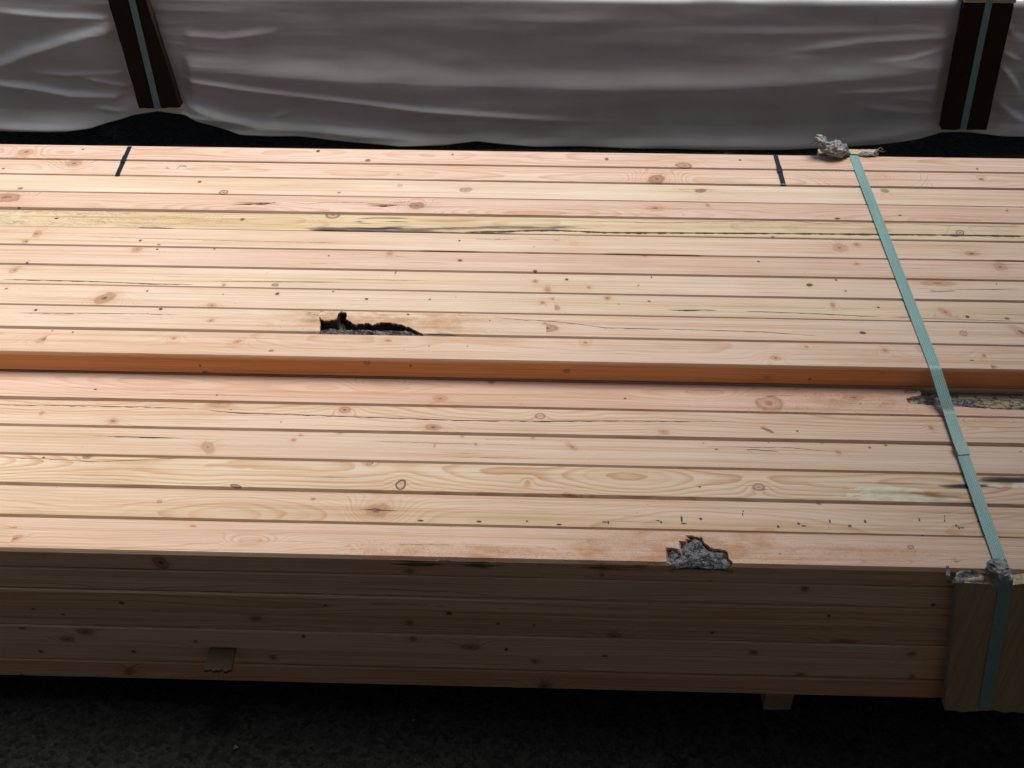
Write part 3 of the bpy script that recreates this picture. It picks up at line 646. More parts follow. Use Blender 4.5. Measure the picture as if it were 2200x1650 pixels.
def z9(x, y, s):
    n = fbm(x*60, y*90, 1, 5)*.006
    d = min(max(s, 0)/.012, 1)
    return -.0040-.018*min(max((y-.013)/.012, 0), 1)+n-.003*(1-d)
b9 = bark_patch(9, poly9, z9, .0012, 'dark bark lining the hole'); b9.parent = P9
def z16(x, y, s):
    n = fbm(x*60, y*90, 5, 5)*.0034
    return -.0040-.0040*math.exp(-max(s, 0)/.0020)+n*min(1, .3+y/.004)-max(0, .0035-y)*1.1
b16 = bark_patch(16, poly16, z16, .0010, 'grey lichen-speckled bark patch'); b16.parent = P16
ell = local(11, 2150, 868)
def z11(x, y, s):
    n = fbm(x*40, y*110, 9, 5)*.0022
    wd_ = float(wood11(np.array([x]), np.array([y]))[0]); n *= 1-.85*wd_
    return -.0008-max(0, (y-.030))*.22+n-.004*math.exp(-max(s, 0)/.0015)
def wood11(X, Y):
    a = 1-((X-ell[0])/.044)**2-((Y-ell[1])/.0105)**2
    e = np.clip(a*6, 0, 1)
    c = local(11, 1963, 864); a2 = 1-((X-c[0])/.008)**2-((Y-c[1])/.004)**2
    far = np.clip((Y-.0445)/.002, 0, 1)
    return np.clip(e+np.clip(a2*5, 0, 1)*.8+far*.75, 0, 1)
b11 = bark_patch(11, poly11, z11, .0022, 'grey bark along the far edge', wood11, xlim=1.3); b11.parent = P11

# ------------------------------------------------------------------ straps
def strap_material(name, c, em=.0, rough=.38, dots=True):
    b = NB(name); uv = b.sep(b.at('suv'))
    if dots:
        fu = b.m_('MULTIPLY', uv[0], 6.0); row = b.m_('FLOOR', fu); cu = b.m_('ABSOLUTE', b.m_('SUBTRACT', b.m_('FRACT', fu), .5))
        fv = b.m_('ADD', b.m_('MULTIPLY', uv[1], 210.), b.m_('MULTIPLY', row, .5)); cv = b.m_('ABSOLUTE', b.m_('SUBTRACT', b.m_('FRACT', fv), .5))
        d = b.m_('ADD', b.m_('MULTIPLY', cu, 1.5), b.m_('MULTIPLY', cv, 1.0)); dm = b.mr(d, .25, .5, 1., 0.)
    else: dm = 0.0
    n = b.noise(b.v_('MULTIPLY', b.n('ShaderNodeTexCoord').outputs['Object'], (60., 8., 60.)), 1, 3)
    col = b.mix(1.0, c, b.n('ShaderNodeCombineColor', [b.mr(n, .3, .7, .88, 1.1)]*3).outputs[0], 'MULTIPLY')
    if dots: col = b.mix(b.m_('MULTIPLY', dm, .55), col, tuple(min(1, v*1.5+.22) for v in c))
    nb_ = b.bump(dm if dots else n, .0004, .8)
    return b.fin(col, rough, .5, nb_)
TEAL = strap_material('green_strap_plastic', (.175, .325, .290))
BLACK = strap_material('black_strap_plastic', (.012, .012, .013), rough=.3, dots=False)
DKTEAL = strap_material('shaded_strap_plastic', (.155, .34, .305), dots=False)

def ribbon(name, pts, width, thick, mat, parent, side=None, label=None, r=.004, crown=.0):
    """ribbon through points with rounded corners; side = across direction"""
    side = Vector(side or (1, 0, 0)).normalized()
    path = []
    for i, p in enumerate(pts):
        p = Vector(p)
        if 0 < i < len(pts)-1:
            a = (Vector(pts[i-1])-p); c = (Vector(pts[i+1])-p); rr = min(r, a.length*.45, c.length*.45)
            a = p+a.normalized()*rr; c = p+c.normalized()*rr
            for t in (0., .2, .4, .6, .8, 1.): path.append((1-t)**2*a+2*t*(1-t)*p+t*t*c)
        else: path.append(p)
    full = [path[0]]
    for p in path[1:]:
        q = full[-1]; L = (p-q).length
        if L < 1e-5: continue
        for k in range(1, max(1, int(L/.05))+1): full.append(q.lerp(p, k/max(1, int(L/.05))))
    V = []; F = []; uv = []; run = 0
    for i, p in enumerate(full):
        a = full[max(0, i-1)]; c = full[min(len(full)-1, i+1)]; t = (c-a).normalized(); nrm = side.cross(t).normalized()
        if i: run += (p-full[i-1]).length
        sd = t.cross(nrm).normalized()
        if sd.dot(side) < 0: sd = -sd
        for u, off in ((-.5, 0), (-.5, thick), (-.25, thick+crown), (0, thick+crown), (.25, thick+crown), (.5, thick), (.5, 0)):
            V.append(p+sd*u*width+nrm*off); uv.append((u+.5, run, 0))
    n = len(full); m = 7
    for i in range(n-1):
        for j in range(m):
            F.append((i*m+j, i*m+(j+1) % m, (i+1)*m+(j+1) % m, (i+1)*m+j))
    F.append(tuple(range(m))[::-1]); F.append(tuple((n-1)*m+j for j in range(m)))
    o = mesh_obj(name, V, F, mat, smooth=False, label=label)
    A = o.data.attributes.new('suv', 'FLOAT_VECTOR', 'POINT'); A.data.foreach_set('vector', np.array(uv, np.float32).ravel())
    if parent is not None: keep_world(o, parent)
    return o

def nrm_up(pts): return pts
BT = .018                                   # thickness of the corner boards
FB = FY-BT
# main green strap: up the rear, over the upper row, down the step to the lower row, over the front corner board
p_back = on_z(1833, 331, ZU+.001); p_step = on_z(2009, 789, ZU+.0015); p_low = on_z(2070, 978, ZL+.0050); p_mid = on_z(2039, 884, ZL+.009); p_front = on_z(2166, 1229, ZL+.0012)
p_front.y = FB-.001; p_front.x = on_y(2166, 1236, FB).x
p_bot = on_y(2115, 1524, FB-.001)
strap_pts = [(p_back.x-.01, p_back.y+.022, BOT), (p_back.x, p_back.y+.022, ZU-.002), (p_back.x+.001, p_back.y+.010, ZU+.0045), p_back, p_step, p_mid, p_low, (p_front.x, p_front.y, ZL+.0035), (p_bot.x, FB-.001, p_bot.z), (p_bot.x, FB+.10, p_bot.z-.004)]
ribbon('strap', strap_pts, .0185, .0011, TEAL, pack, label='pale green embossed strap around the pack', r=.006)
d_ = (Vector(p_low)-Vector(p_step)).normalized()
ribbon('strap_end', [Vector(p_low)-d_*.024+Vector((.0, 0, .0012)), Vector(p_low)-d_*.012+Vector((.0006, 0, .0016)), Vector(p_low)+Vector((.0012, 0, .0018))+d_*.0], .0196, .0012, TEAL, pack, label='welded strap end lying over the strap', r=.004)
def short_strap(px0, py0, px1, py1, lab):
    a = on_z(px0, py0, ZU); c = on_z(px1, py1, ZU); ang = (c-a)
    e = Vector((c.x, geo[1][0]+.0002, ZU-.002))
    pts = [(a.x, geo[0][1]+.002, ZU-.05), (a.x, geo[0][1]+.0018, ZU-.001), (a.x, geo[0][1]-.004, ZU+.0012), ((a.x+c.x)/2, (a.y+c.y)/2, ZU+.0014), (c.x, c.y+.004, ZU+.0014), (c.x, geo[1][0]-.0010, ZU-.001), (c.x, geo[1][0]-.0012, ZU-.01)]
    ribbon('strap', pts, .0088, .0009, BLACK, pack, label=lab, r=.004)
    m = [(a.x*.62+c.x*.38, a.y*.62+c.y*.38, ZU+.0026), (a.x*.40+c.x*.60, a.y*.40+c.y*.60, ZU+.0026)]
    ribbon('strap_seal', m, .0096, .0010, BLACK, pack)
short_strap(281, 312, 252, 377, 'short black strap over the two rearmost planks, at the left')
short_strap(1666, 334, 1684, 399, 'short black strap over the two rearmost planks, beside the green strap')

# ------------------------------------------------------------------ corner boards, lath, blocks
def rough_board(name, quad, thick, parent, tone_, label=None, jag=.004, top_jag=None, seed=1, heartv=0., wet=1.0):
    """quad: four world points of the front face TL TR BR BL, extruded backwards in y; jagged ends"""
    TL, TR, BR, BL = [Vector(q) for q in quad]
    n, m = 26, 30; V = []; S2 = []
    for layer in (0, 1):
        for i in range(n+1):
            u = i/n
            jt = fbm(u*9, seed*3.1, 1, 4)*jag if top_jag is None else np.interp(u, [p[0] for p in top_jag], [p[1] for p in top_jag])+fbm(u*14, seed, 1, 3)*.0012
            jb = fbm(u*6, seed*7.7, 2, 4)*jag
            T = TL.lerp(TR, u)+Vector((0, 0, jt)); B = BL.lerp(BR, u)+Vector((0, 0, jb))
            for j in range(m+1):
                p = B.lerp(T, j/m).copy(); p.y += thick*layer + (fbm(p.x*30, p.z*8, seed, 3)*.0010 if not layer else 0)
                if i in (0, n): p.x += fbm(p.z*12, layer*1.0, seed, 3)*.0014
                V.append(p)
    V = np.array(V); idx = np.arange(2*(n+1)*(m+1)).reshape(2, n+1, m+1)
    f, k = idx
    F = [np.stack([f[:-1, :-1], f[1:, :-1], f[1:, 1:], f[:-1, 1:]], -1).reshape(-1, 4), np.stack([k[:-1, :-1], k[:-1, 1:], k[1:, 1:], k[1:, :-1]], -1).reshape(-1, 4),
         np.stack([f[0, :-1], f[0, 1:], k[0, 1:], k[0, :-1]], -1), np.stack([f[-1, 1:], f[-1, :-1], k[-1, :-1], k[-1, 1:]], -1),
         np.stack([f[:-1, -1], f[1:, -1], k[1:, -1], k[:-1, -1]], -1), np.stack([f[1:, 0], f[:-1, 0], k[:-1, 0], k[1:, 0]], -1)]
    F = np.concatenate(F)
    o = mesh_obj(name, V, F, UPR, smooth=False, label=label)
    A = o.data.attributes.new('tone', 'FLOAT_VECTOR', 'FACE'); A.data.foreach_set('vector', np.tile(np.array(tone_, np.float32), (len(F), 1)).ravel())
    if parent is not None: keep_world(o, parent)
    return o
def upright_wood():
    b = NB('rough_board_wood'); P = b.n('ShaderNodeTexCoord').outputs['Object']; tn = b.at('tone')
    f = b.noise(b.v_('MULTIPLY', P, (380., 380., 5.)), 1, 3, .65); f2 = b.noise(b.v_('MULTIPLY', P, (45., 45., 2.5)), 1, 3, .6)
    g = b.noise(P, 260, 4, .7)
    v = b.mr(f, .3, .7, .80, 1.12)
    col = b.mix(1.0, tn, b.n('ShaderNodeCombineColor', [v, b.m_('MULTIPLY', v, b.mr(f2, .3, .7, .9, 1.05)), b.m_('MULTIPLY', v, b.mr(f2, .3, .7, .82, 1.1))]).outputs[0], 'MULTIPLY')
    vo = b.n('ShaderNodeTexVoronoi'); b.put(vo.inputs['Vector'], b.v_('MULTIPLY', P, (14., 14., 7.))); vo.inputs['Scale'].default_value = 1
    k = b.m_('MULTIPLY', b.mr(vo.outputs['Distance'], .10, .22, 1., 0.), b.m_('GREATER_THAN', b.sep(vo.outputs['Color'])[0], .6))
    col = b.mix(b.m_('MULTIPLY', k, .55), col, b.mix(1.0, tn, (.45, .28, .2), 'MULTIPLY'))
    nz = b.sep(b.n('ShaderNodeNewGeometry').outputs['Normal'])[2]
    end = b.m_('MULTIPLY', b.mr(b.m_('ABSOLUTE', nz), .6, .8), b.m_('GREATER_THAN', b.sep(tn)[0], .32))
    endc = b.mix(b.mr(g, .35, .65), (.36, .27, .16), (.70, .58, .40))
    col = b.mix(end, col, endc)
    return b.fin(col, .8, .15, b.bump(b.m_('ADD', f, b.m_('MULTIPLY', g, .6)), .0012, .9))
UPR = upright_wood()
# front corner board (reaches past the frame at the right)
TL = on_y(2058, 1254, FB); BL = on_y(2028, 1527, FB); TRx = TL.x+.165; BRx = BL.x+.168
tj = [(0, -.002), (.28, -.006), (.30, -.011), (.38, -.009), (.55, -.003), (.7, 0), (1, .004)]
rough_board('corner_board', [(TL.x, FB, ZL-.004), (TRx, FB, ZL-.001), (BRx, FB, BL.z+.002), (BL.x, FB, BL.z)], BT-.0006, pack, (.35, .29, .19), 'rough upright board under the strap on the front corner', top_jag=tj, jag=.006, seed=2)
rb = p_back
rough_board('corner_board', [(on_y(1760, 331, yb).x, yb+.001, ZU+.0035), (on_y(1888, 333, yb).x, yb+.001, ZU+.0045), (on_y(1888, 333, yb).x, yb+.001, BOT), (on_y(1760, 331, yb).x, yb+.001, BOT)], .018, pack, (.55, .42, .28), 'upright board under the strap on the rear corner', jag=.0012, seed=5)
# spacer lath sticking out between two layers
zl = zf[5]
la, lb = on_y(450, 1393, FY), on_y(507, 1395, FY)
def lath():
    n, m = 14, 16; V = []; L = .038
    for k in (0, 1):
        for i in range(n+1):
            for j in range(m+1):
                u, v = i/n, j/m
                end = L+fbm(u*7, 3, 1, 4)*.006-.004*u*0
                y = FY+.06-(.06+end)*v
                z = zl+.0025-k*.005-.004*v*v
                z += fbm(u*5, v*6, 4, 3)*.0008-(.0015*max(0, v-.85)/.15)*random.random()
                V.append((la.x+(lb.x-la.x)*u-.012*v*0, y, z))
    idx = np.arange(2*(n+1)*(m+1)).reshape(2, n+1, m+1); f, k = idx
    F = np.concatenate([np.stack([f[:-1, :-1], f[:-1, 1:], f[1:, 1:], f[1:, :-1]], -1).reshape(-1, 4), np.stack([k[:-1, :-1], k[1:, :-1], k[1:, 1:], k[:-1, 1:]], -1).reshape(-1, 4),
        np.stack([f[0, :-1], k[0, :-1], k[0, 1:], f[0, 1:]], -1), np.stack([f[-1, :-1], f[-1, 1:], k[-1, 1:], k[-1, :-1]], -1), np.stack([f[:-1, -1], k[:-1, -1], k[1:, -1], f[1:, -1]], -1)])
    o = mesh_obj('spacer_lath', V, F, UPR, smooth=False, label='short splintered end of a thin lath sticking out of the front')
    A = o.data.attributes.new('tone', 'FLOAT_VECTOR', 'FACE'); A.data.foreach_set('vector', np.tile(np.array((.10, .075, .05), np.float32), (len(F), 1)).ravel())
    keep_world(o, pack)
lath()
def block(px0, px1, label, group, y0=FY+.018, length=1.0, rz=0.03):
    a, c = on_y(px0, 1500, y0), on_y(px1, 1500, y0); w_ = c.x-a.x; h_ = BOT-.0015
    t = plank('support_block', (0, 0, 0), 0, w_, h_, X0=0, X1=length, tone_=(.30, .235, .16), rn=.003, rf=.003, topcols=2)
    t.rotation_euler = (0, 0, math.radians(90)+rz); t.location = (c.x, y0, BOT-.001)
    t['label'] = label; t['category'] = 'support block'; t['group'] = group
    return t
block(1644, 1704, 'squared timber block jutting out under the right half of the near planks', 'timber blocks under the lumber pack')
t2 = block(-330, -250, 'squared timber block under the left end of the near planks, outside the picture', 'timber blocks under the lumber pack')

# ------------------------------------------------------------------ wrapped pack behind
YW = 2.86
FILM = None
def film_material():
    b = NB('white_wrapping_film'); P = b.n('ShaderNodeTexCoord').outputs['Object']
    n = b.noise(P, 9, 4, .6); n2 = b.noise(b.v_('MULTIPLY', P, (14., 60., 90.)), 1, 4, .6, .5)
    n3 = b.noise(b.v_('MULTIPLY', P, (2., 5., 14.)), 1, 2)
    col = b.mix(b.mr(n, .3, .7), (.60, .592, .572), (.68, .675, .665))
    nm = b.bump(b.m_('ADD', b.m_('MULTIPLY', n2, .08), b.m_('MULTIPLY', n3, .3)), .006, .25)
    return b.fin(col, b.mr(n, .3, .7, .28, .36), .9, nm)
FILM = film_material()
wpack = thing('wrapped_pack', 'long timber pack wrapped in white film with dark upright boards, lying behind the planks', 'wrapped pack', (0, YW+.4, 0))
HEM = [(-400, 276), (0, 272), (150, 270), (200, 266), (240, 254), (290, 241), (340, 234), (400, 242), (460, 260), (520, 280), (640, 284), (720, 292), (860, 306), (960, 303), (1025, 296), (1080, 302), (1150, 310), (1220, 313), (1500, 316), (1700, 313), (1800, 310), (1880, 304), (1960, 294), (2020, 282), (2070, 280), (2130, 285), (2200, 288), (2600, 292)]
hemw = [on_y(px, py, YW) for px, py in HEM]
hx = [p.x for p in hemw]; hz = [max(p.z, .006) for p in hemw]
ZTOP = on_y(1500, 12, YW).z
# bright (upward facing) bands of the folds: polyline, width px, strength
BANDS = [([(-60, 16), (0, 20), (120, 30), (240, 34)], 7, .6), ([(-80, 146), (0, 128), (60, 102), (150, 74), (246, 52)], 15, 1.2), ([(60, 148), (150, 153), (270, 152)], 6, .7),
         ([(-90, 165), (0, 173), (60, 178), (160, 196), (270, 198)], 9, 1.1), ([(170, 160), (225, 170), (282, 184)], 4, .9), ([(190, 220), (290, 231)], 5, .5), ([(-90, 262), (0, 263), (170, 262), (230, 250)], 8, .9),
         ([(386, 66), (480, 74), (620, 58)], 9, .7), ([(386, 122), (560, 138), (740, 150), (1000, 160), (1300, 168), (1520, 168), (1700, 158), (1900, 140), (2045, 118)], 26, 1.0),
         ([(386, 160), (500, 178), (700, 203), (900, 228), (1200, 250), (1400, 260)], 8, .8), ([(386, 205), (470, 235), (560, 258), (700, 266), (900, 284), (1050, 286)], 16, 1.1),
         ([(1050, 292), (1300, 300), (1600, 296), (1800, 298), (1950, 272), (2032, 262)], 14, .6), ([(1650, 112), (1850, 84), (2056, 72)], 8, .6), ([(1760, 190), (1900, 186), (2035, 176)], 7, .5), ([(1800, 210), (1900, 226), (2030, 240)], 8, .5),
         ([(1400, 60), (1700, 64), (2050, 58)], 10, .4), ([(1850, 130), (1950, 120), (2044, 96)], 5, .5), ([(1900, 200), (1980, 206), (2034, 214)], 5, .5),
         ([(2145, 128), (2165, 150), (2200, 205)], 7, 1.0), ([(2140, 210), (2170, 235), (2215, 262)], 9, .8), ([(2158, 30), (2180, 70), (2230, 90)], 8, .6), ([(2150, 105), (2200, 130)], 5, .7),
         ([(1000, 30), (1200, 38), (1400, 36)], 12, .25), ([(560, 262), (600, 240), (640, 232)], 6, .5)]
def film():
    NX, NZ, NT = 720, 150, 30
    xs = np.linspace(-2.1, 2.2, NX)
    bottom = np.interp(xs, hx, hz)
    V = np.zeros((NX, NZ+NT, 3))
    # fold heights on the face
    t = np.linspace(0, 1, NZ)
    Xg = np.repeat(xs[:, None], NZ, 1); Zg = bottom[:, None]+(ZTOP-bottom[:, None])*t[None]
    H = np.zeros(Xg.shape)
    for pts, wpx, st in BANDS:
        W = [on_y(px, py, YW) for px, py in pts]; wx = [p.x for p in W]; wz = [p.z for p in W]
        zc = np.interp(Xg, wx, wz); wd = wpx*.00098
        d = (Zg-zc)/wd
        L = wx[-1]-wx[0]
        nearb = lambda q: min(abs(q-XL), abs(q-XR)) < .13
        ea = (Xg-wx[0])/(.03 if nearb(wx[0]) else L*.42); eb = (wx[-1]-Xg)/(.03 if nearb(wx[-1]) else L*.42)
        e = np.clip(np.minimum(ea, eb), 0, 1)
        e = e*e*(3-2*e)
        # going down through the band the film steps outwards, then falls back slowly
        stepv = 1/(1+np.exp(np.clip(d*2.3, -30, 30)))
        H += st*e*(.0035+.0065*(1-math.exp(-wpx/14.)))*1.9*stepv*np.exp(np.clip((d+1)/4.5, -30, 0))
    nz_ = np.array([fbm(x*1.7, z*7, 1, 3) for x, z in zip(Xg.ravel()[::1], Zg.ravel()[::1])]).reshape(Xg.shape)
    nz2 = np.array([fbm(x*3.2+5, z*22, 4, 4) for x, z in zip(Xg.ravel(), Zg.ravel())]).reshape(Xg.shape)
    H += nz_*.006+nz2*.0007*(1+2*np.clip(-Xg-.85, 0, .5))
    fan = np.exp(-np.abs(Xg-XL)/.20)+np.exp(-np.abs(Xg-XR)/.26)
    nz3 = np.array([mnoise.ridged_multi_fractal(Vector((x*2.2, z*30+x*1.5, 6)), 1., 2., 3, 1., 2.) for x, z in zip(Xg.ravel(), Zg.ravel())]).reshape(Xg.shape)
    H += (nz3-1.)*.0024*np.clip(fan-.12, 0, 1)
    # pinched under the two upright boards
    for cx in (XL, XR): H *= 1-.9*np.exp(-((Xg-cx)/.055)**2)
    low = np.clip((.16-t)/.16, 0, 1)[None]
    H += .010*low*(1+nz_)                       # hem stands off
    V[:, :NZ, 0] = Xg; V[:, :NZ, 1] = YW-H; V[:, :NZ, 2] = Zg
    # round the top edge and run back
    R = .020
    topn = np.array([fbm(x*2.3, .3, 7, 3) for x in xs])
    for k in range(NT):
        if k < 10:
            a = math.radians(9*(k+1)); yy = YW+R-R*math.cos(a); zz = ZTOP+R*math.sin(a)
        else:
            q = (k-9)/20; yy = YW+R+q*1.1; zz = ZTOP+R
        f = np.exp(-k/6.)
        V[:, NZ+k, 0] = xs; V[:, NZ+k, 1] = yy-H[:, -1]*f+(0 if k < 10 else 0)
        V[:, NZ+k, 2] = zz+topn*.006*min(1, k/4)+(0 if k < 10 else np.array([fbm(x*6, yy*9, 2, 3)*.006 for x in xs]))
    idx = np.arange(NX*(NZ+NT)).reshape(NX, NZ+NT)
    F = np.stack([idx[:-1, :-1], idx[1:, :-1], idx[1:, 1:], idx[:-1, 1:]], -1).reshape(-1, 4)
    # thickness: inner skin
    Vf = V.reshape(-1, 3); Vi = Vf.copy(); Vi[:, 1] += .0012; Vi[:, 2] -= .0012
    n0 = len(Vf); hem = idx[:, 0]
    Fh = np.stack([hem[1:], hem[:-1], hem[:-1]+n0, hem[1:]+n0], -1)
    o = mesh_obj('wrapping_film', np.concatenate([Vf, Vi]), np.concatenate([F, F[:, ::-1]+n0, Fh]), FILM, label='creased white film hanging over the pack')
    keep_world(o, wpack)
    return o
XL = on_y(325, 120, YW).x; XR = on_y(2095, 140, YW).x
film()
# folded-back inner hem showing below the outer one
def hem_flap(pts_up, pts_lo, y):
    V = []; n = 30
    for i in range(n+1):
        px = pts_up[0][0]+(pts_up[-1][0]-pts_up[0][0])*i/n
        u = np.interp(px, [p[0] for p in pts_up], [p[1] for p in pts_up]); l = np.interp(px, [p[0] for p in pts_lo], [p[1] for p in pts_lo])
        for yy in (y, y+.001):
            a = on_y(px, u, y); c = on_y(px, l, y); V += [(a.x, yy, a.z), (c.x, yy+.004, max(c.z, .004))]
    F = []
    for i in range(n):
        b_ = i*4; F += [(b_, b_+1, b_+5, b_+4), (b_+2, b_+6, b_+7, b_+3), (b_+1, b_+3, b_+7, b_+5)]
    o = mesh_obj('film_hem', V, F, FILM); keep_world(o, wpack)
hem_flap([(500, 262), (700, 275), (900, 292), (1060, 296)], [(500, 268), (560, 283), (700, 287), (860, 309), (960, 306), (1080, 300)], YW+.012)
hem_flap([(340, 226), (400, 232), (520, 268), (600, 275)], [(340, 231), (400, 246), (530, 282), (600, 284)], YW+.010)
hem_flap([(1980, 270), (2060, 276), (2130, 276), (2250, 280)], [(1980, 290), (2020, 285), (2100, 286), (2250, 291)], YW+.015)
# the timber inside: front planks seen in the dark gap below the hem
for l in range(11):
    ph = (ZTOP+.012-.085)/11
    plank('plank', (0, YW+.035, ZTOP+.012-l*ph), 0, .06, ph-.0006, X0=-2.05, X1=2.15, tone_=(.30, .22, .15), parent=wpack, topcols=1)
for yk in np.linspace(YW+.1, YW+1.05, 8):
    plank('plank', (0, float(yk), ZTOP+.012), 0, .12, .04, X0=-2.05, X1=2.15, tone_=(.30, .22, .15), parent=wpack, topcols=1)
DARKB = (.034, .020, .013)
def dark_board(TLp, TRp, BRp, BLp, seed, lab):
    yq = YW-.034
    q = [on_y(TLp[0], TLp[1], yq), on_y(TRp[0], TRp[1], yq), on_y(BRp[0], BRp[1], yq), on_y(BLp[0], BLp[1], yq)]
    return q, rough_board('upright_board', q, .026, wpack, DARKB, lab, jag=.003, seed=seed)
qL, bL = dark_board((226, -22), (306, -24), (388, 231), (299, 233), 3, 'dark brown upright board on the left of the wrapped pack')
qR, bR = dark_board((2072, 9), (2179, 8), (2119, 279), (2023, 279), 4, 'dark brown upright board on the right of the wrapped pack')
def wstrap(p0, p1, ext):
    y = YW-.0355; a = on_y(*p0, y); c = on_y(*p1, y); d = (a-c).normalized(); a2 = Vector((a.x+d.x*0, y, qztop(ext)))
    ribbon('strap', [(a2.x+(0.004), YW+.9, qztop(ext)+.004), (a2.x+.0, y+.004, qztop(ext)+.004), (c.x, y, c.z-.004), (c.x, y+.06, c.z-.012)], .0172, .0010, TEAL, wpack, r=.004)
def qztop(e): return e
# light cap under the strap on top of the right board
capz = qR[0].z
cap = plank('cap_board', (0, YW-.036, capz+.020), 0, .20, .016, X0=qR[0].x-.001, X1=qR[1].x+.002, tone_=(.58, .47, .33), parent=wpack, topcols=2, label='pale board end on top of the right upright board', rn=.0012, rf=.001)
def ws(pts_top, pts_bot, ztop):
    y = YW-.0362; a = on_y(*pts_top, y); c = on_y(*pts_bot, y)
    k = (ztop-c.z)/(a.z-c.z); ax = c.x+(a.x-c.x)*k
    ribbon('strap', [(ax+.01, YW+.9, ztop+.001), (ax, y, ztop+.001), (c.x, y, c.z), (c.x+.002, y+.08, c.z-.008)], .0165, .0010, TEAL, wpack, r=.003)
ws((2122, 20), (2069, 279), capz+.0205); ws((283, 0), (339, 234), max(qL[0].z, ZTOP+.022)+.003)

# ------------------------------------------------------------------ torn grey film scraps
def scrap_material():
    b = NB('grey_torn_film'); P = b.n('ShaderNodeTexCoord').outputs['Object']
    n = b.noise(P, 160, 4, .7, .6); n2 = b.noise(P, 50, 3, .6)
    col = b.mix(b.mr(n, .35, .65), (.08, .078, .075), (.44, .435, .43))
    col = b.mix(b.mr(n2, .5, .62, 0, .5), col, (.06, .052, .045))
    m = b.fin(col, b.mr(n2, .3, .7, .22, .5), .6, b.bump(n, .0022, .9))
    return m
SCRAP = scrap_material()
def crumple(bits, spine, radii, seed, label, nu=44, nv=26, flat=.7, amp=.35, frays=()):
    """a gathered, creased tube of film along a spine, with torn strands"""
    sp = [Vector(p) for p in spine]; V = []; cum = [0]
    for a, c in zip(sp[:-1], sp[1:]): cum.append(cum[-1]+(c-a).length)
    tot = cum[-1]
    for i in range(nu+1):
        u = i/nu*tot
        j = max(k for k in range(len(cum)) if cum[k] <= u+1e-9); j = min(j, len(sp)-2)
        f = (u-cum[j])/(cum[j+1]-cum[j]); c = sp[j].lerp(sp[j+1], f)
        j2 = min(j+1, len(sp)-2); t = ((sp[j+1]-sp[j]).normalized()*(1-f)+(sp[j2+1]-sp[j2]).normalized()*f).normalized()
        r = np.interp(u/tot, np.linspace(0, 1, len(radii)), radii)
        side = t.cross(Vector((0, 0, 1))); side = side.normalized() if side.length > .1 else Vector((1, 0, 0)); up = side.cross(t).normalized()
        for k in range(nv):
            a = 2*math.pi*k/nv
            rg = mnoise.ridged_multi_fractal(Vector((math.cos(a)*1.9+seed, math.sin(a)*1.9, u*48)), 1, 2.1, 4, 1., 2.)
            rr = r*(1+amp*(rg-1.2)+.25*mnoise.noise(Vector((math.cos(a)*2.2, math.sin(a)*2.2, u*90+seed))))
            V.append(c+side*math.cos(a)*rr+up*math.sin(a)*rr*flat)
    F = []
    for i in range(nu):
        for k in range(nv): F.append((i*nv+k, i*nv+(k+1) % nv, (i+1)*nv+(k+1) % nv, (i+1)*nv+k))
    F.append(tuple(range(nv))[::-1]); F.append(tuple(nu*nv+k for k in range(nv)))
    root = thing('film_scrap', label, 'film scrap', tuple(sp[0]), 'torn film scraps caught under the green strap')
    o = mesh_obj('film_body', V, F, SCRAP, smooth=False); keep_world(o, root)
    for fr_ in frays:
        o = strand(fr_[0], fr_[1]); keep_world(o, root)
    return root
def strand(pts, r):
    P = [Vector(p) for p in pts]; V = []; n = 4
    for i, p in enumerate(P):
        t = (P[min(i+1, len(P)-1)]-P[max(i-1, 0)]).normalized(); s = t.cross(Vector((.3, 1, .2))).normalized(); q = s.cross(t)
        rr = r*(1-.5*i/len(P))
        for k in range(n):
            a = 2*math.pi*k/n; V.append(p+s*math.cos(a)*rr*2.2+q*math.sin(a)*rr*.6)
    F = [(i*n+k, i*n+(k+1) % n, (i+1)*n+(k+1) % n, (i+1)*n+k) for i in range(len(P)-1) for k in range(n)]
    F += [tuple(range(n))[::-1], tuple((len(P)-1)*n+k for k in range(n))]
    return mesh_obj('film_strand', V, F, SCRAP, smooth=False)
YS = yb+.004
Y_ = lambda px, py, dy=0.: on_y(px, py, YS+dy)
crumple(None, [Y_(1825, 332, -.004), Y_(1810, 322, -.006), Y_(1790, 318, -.010), Y_(1772, 314, -.008), Y_(1764, 304, -.004), Y_(1758, 296, 0), Y_(1750, 300, .004)],
        [.004, .013, .018, .017, .012, .012, .004], 3.1, 'crumpled grey film bunched up beside the strap on the rear edge', flat=.85, amp=.38,
        frays=[([Y_(1752, 300), Y_(1746, 303), Y_(1742, 304)], .0008), ([Y_(1752, 302), Y_(1746, 308), Y_(1742, 310), Y_(1740, 308)], .0008), ([Y_(1754, 298), Y_(1749, 305)], .0009)])
crumple(None, [Y_(1842, 333, -.002), Y_(1855, 331, -.003), Y_(1868, 330, -.004), Y_(1878, 331, -.003), Y_(1882, 326, -.002), Y_(1887, 321, -.002)],
        [.003, .006, .006, .005, .004, .0015], 8.4, 'twisted strip of film with curled strands right of the strap on the rear edge', nu=30, nv=14, amp=.3,
        frays=[([Y_(1884, 325), Y_(1888, 319), Y_(1892, 317), Y_(1896, 320), Y_(1897, 322)], .0009), ([Y_(1886, 322), Y_(1892, 325), Y_(1898, 326), Y_(1903, 324)], .0009), ([Y_(1884, 330), Y_(1887, 327)], .0012)])
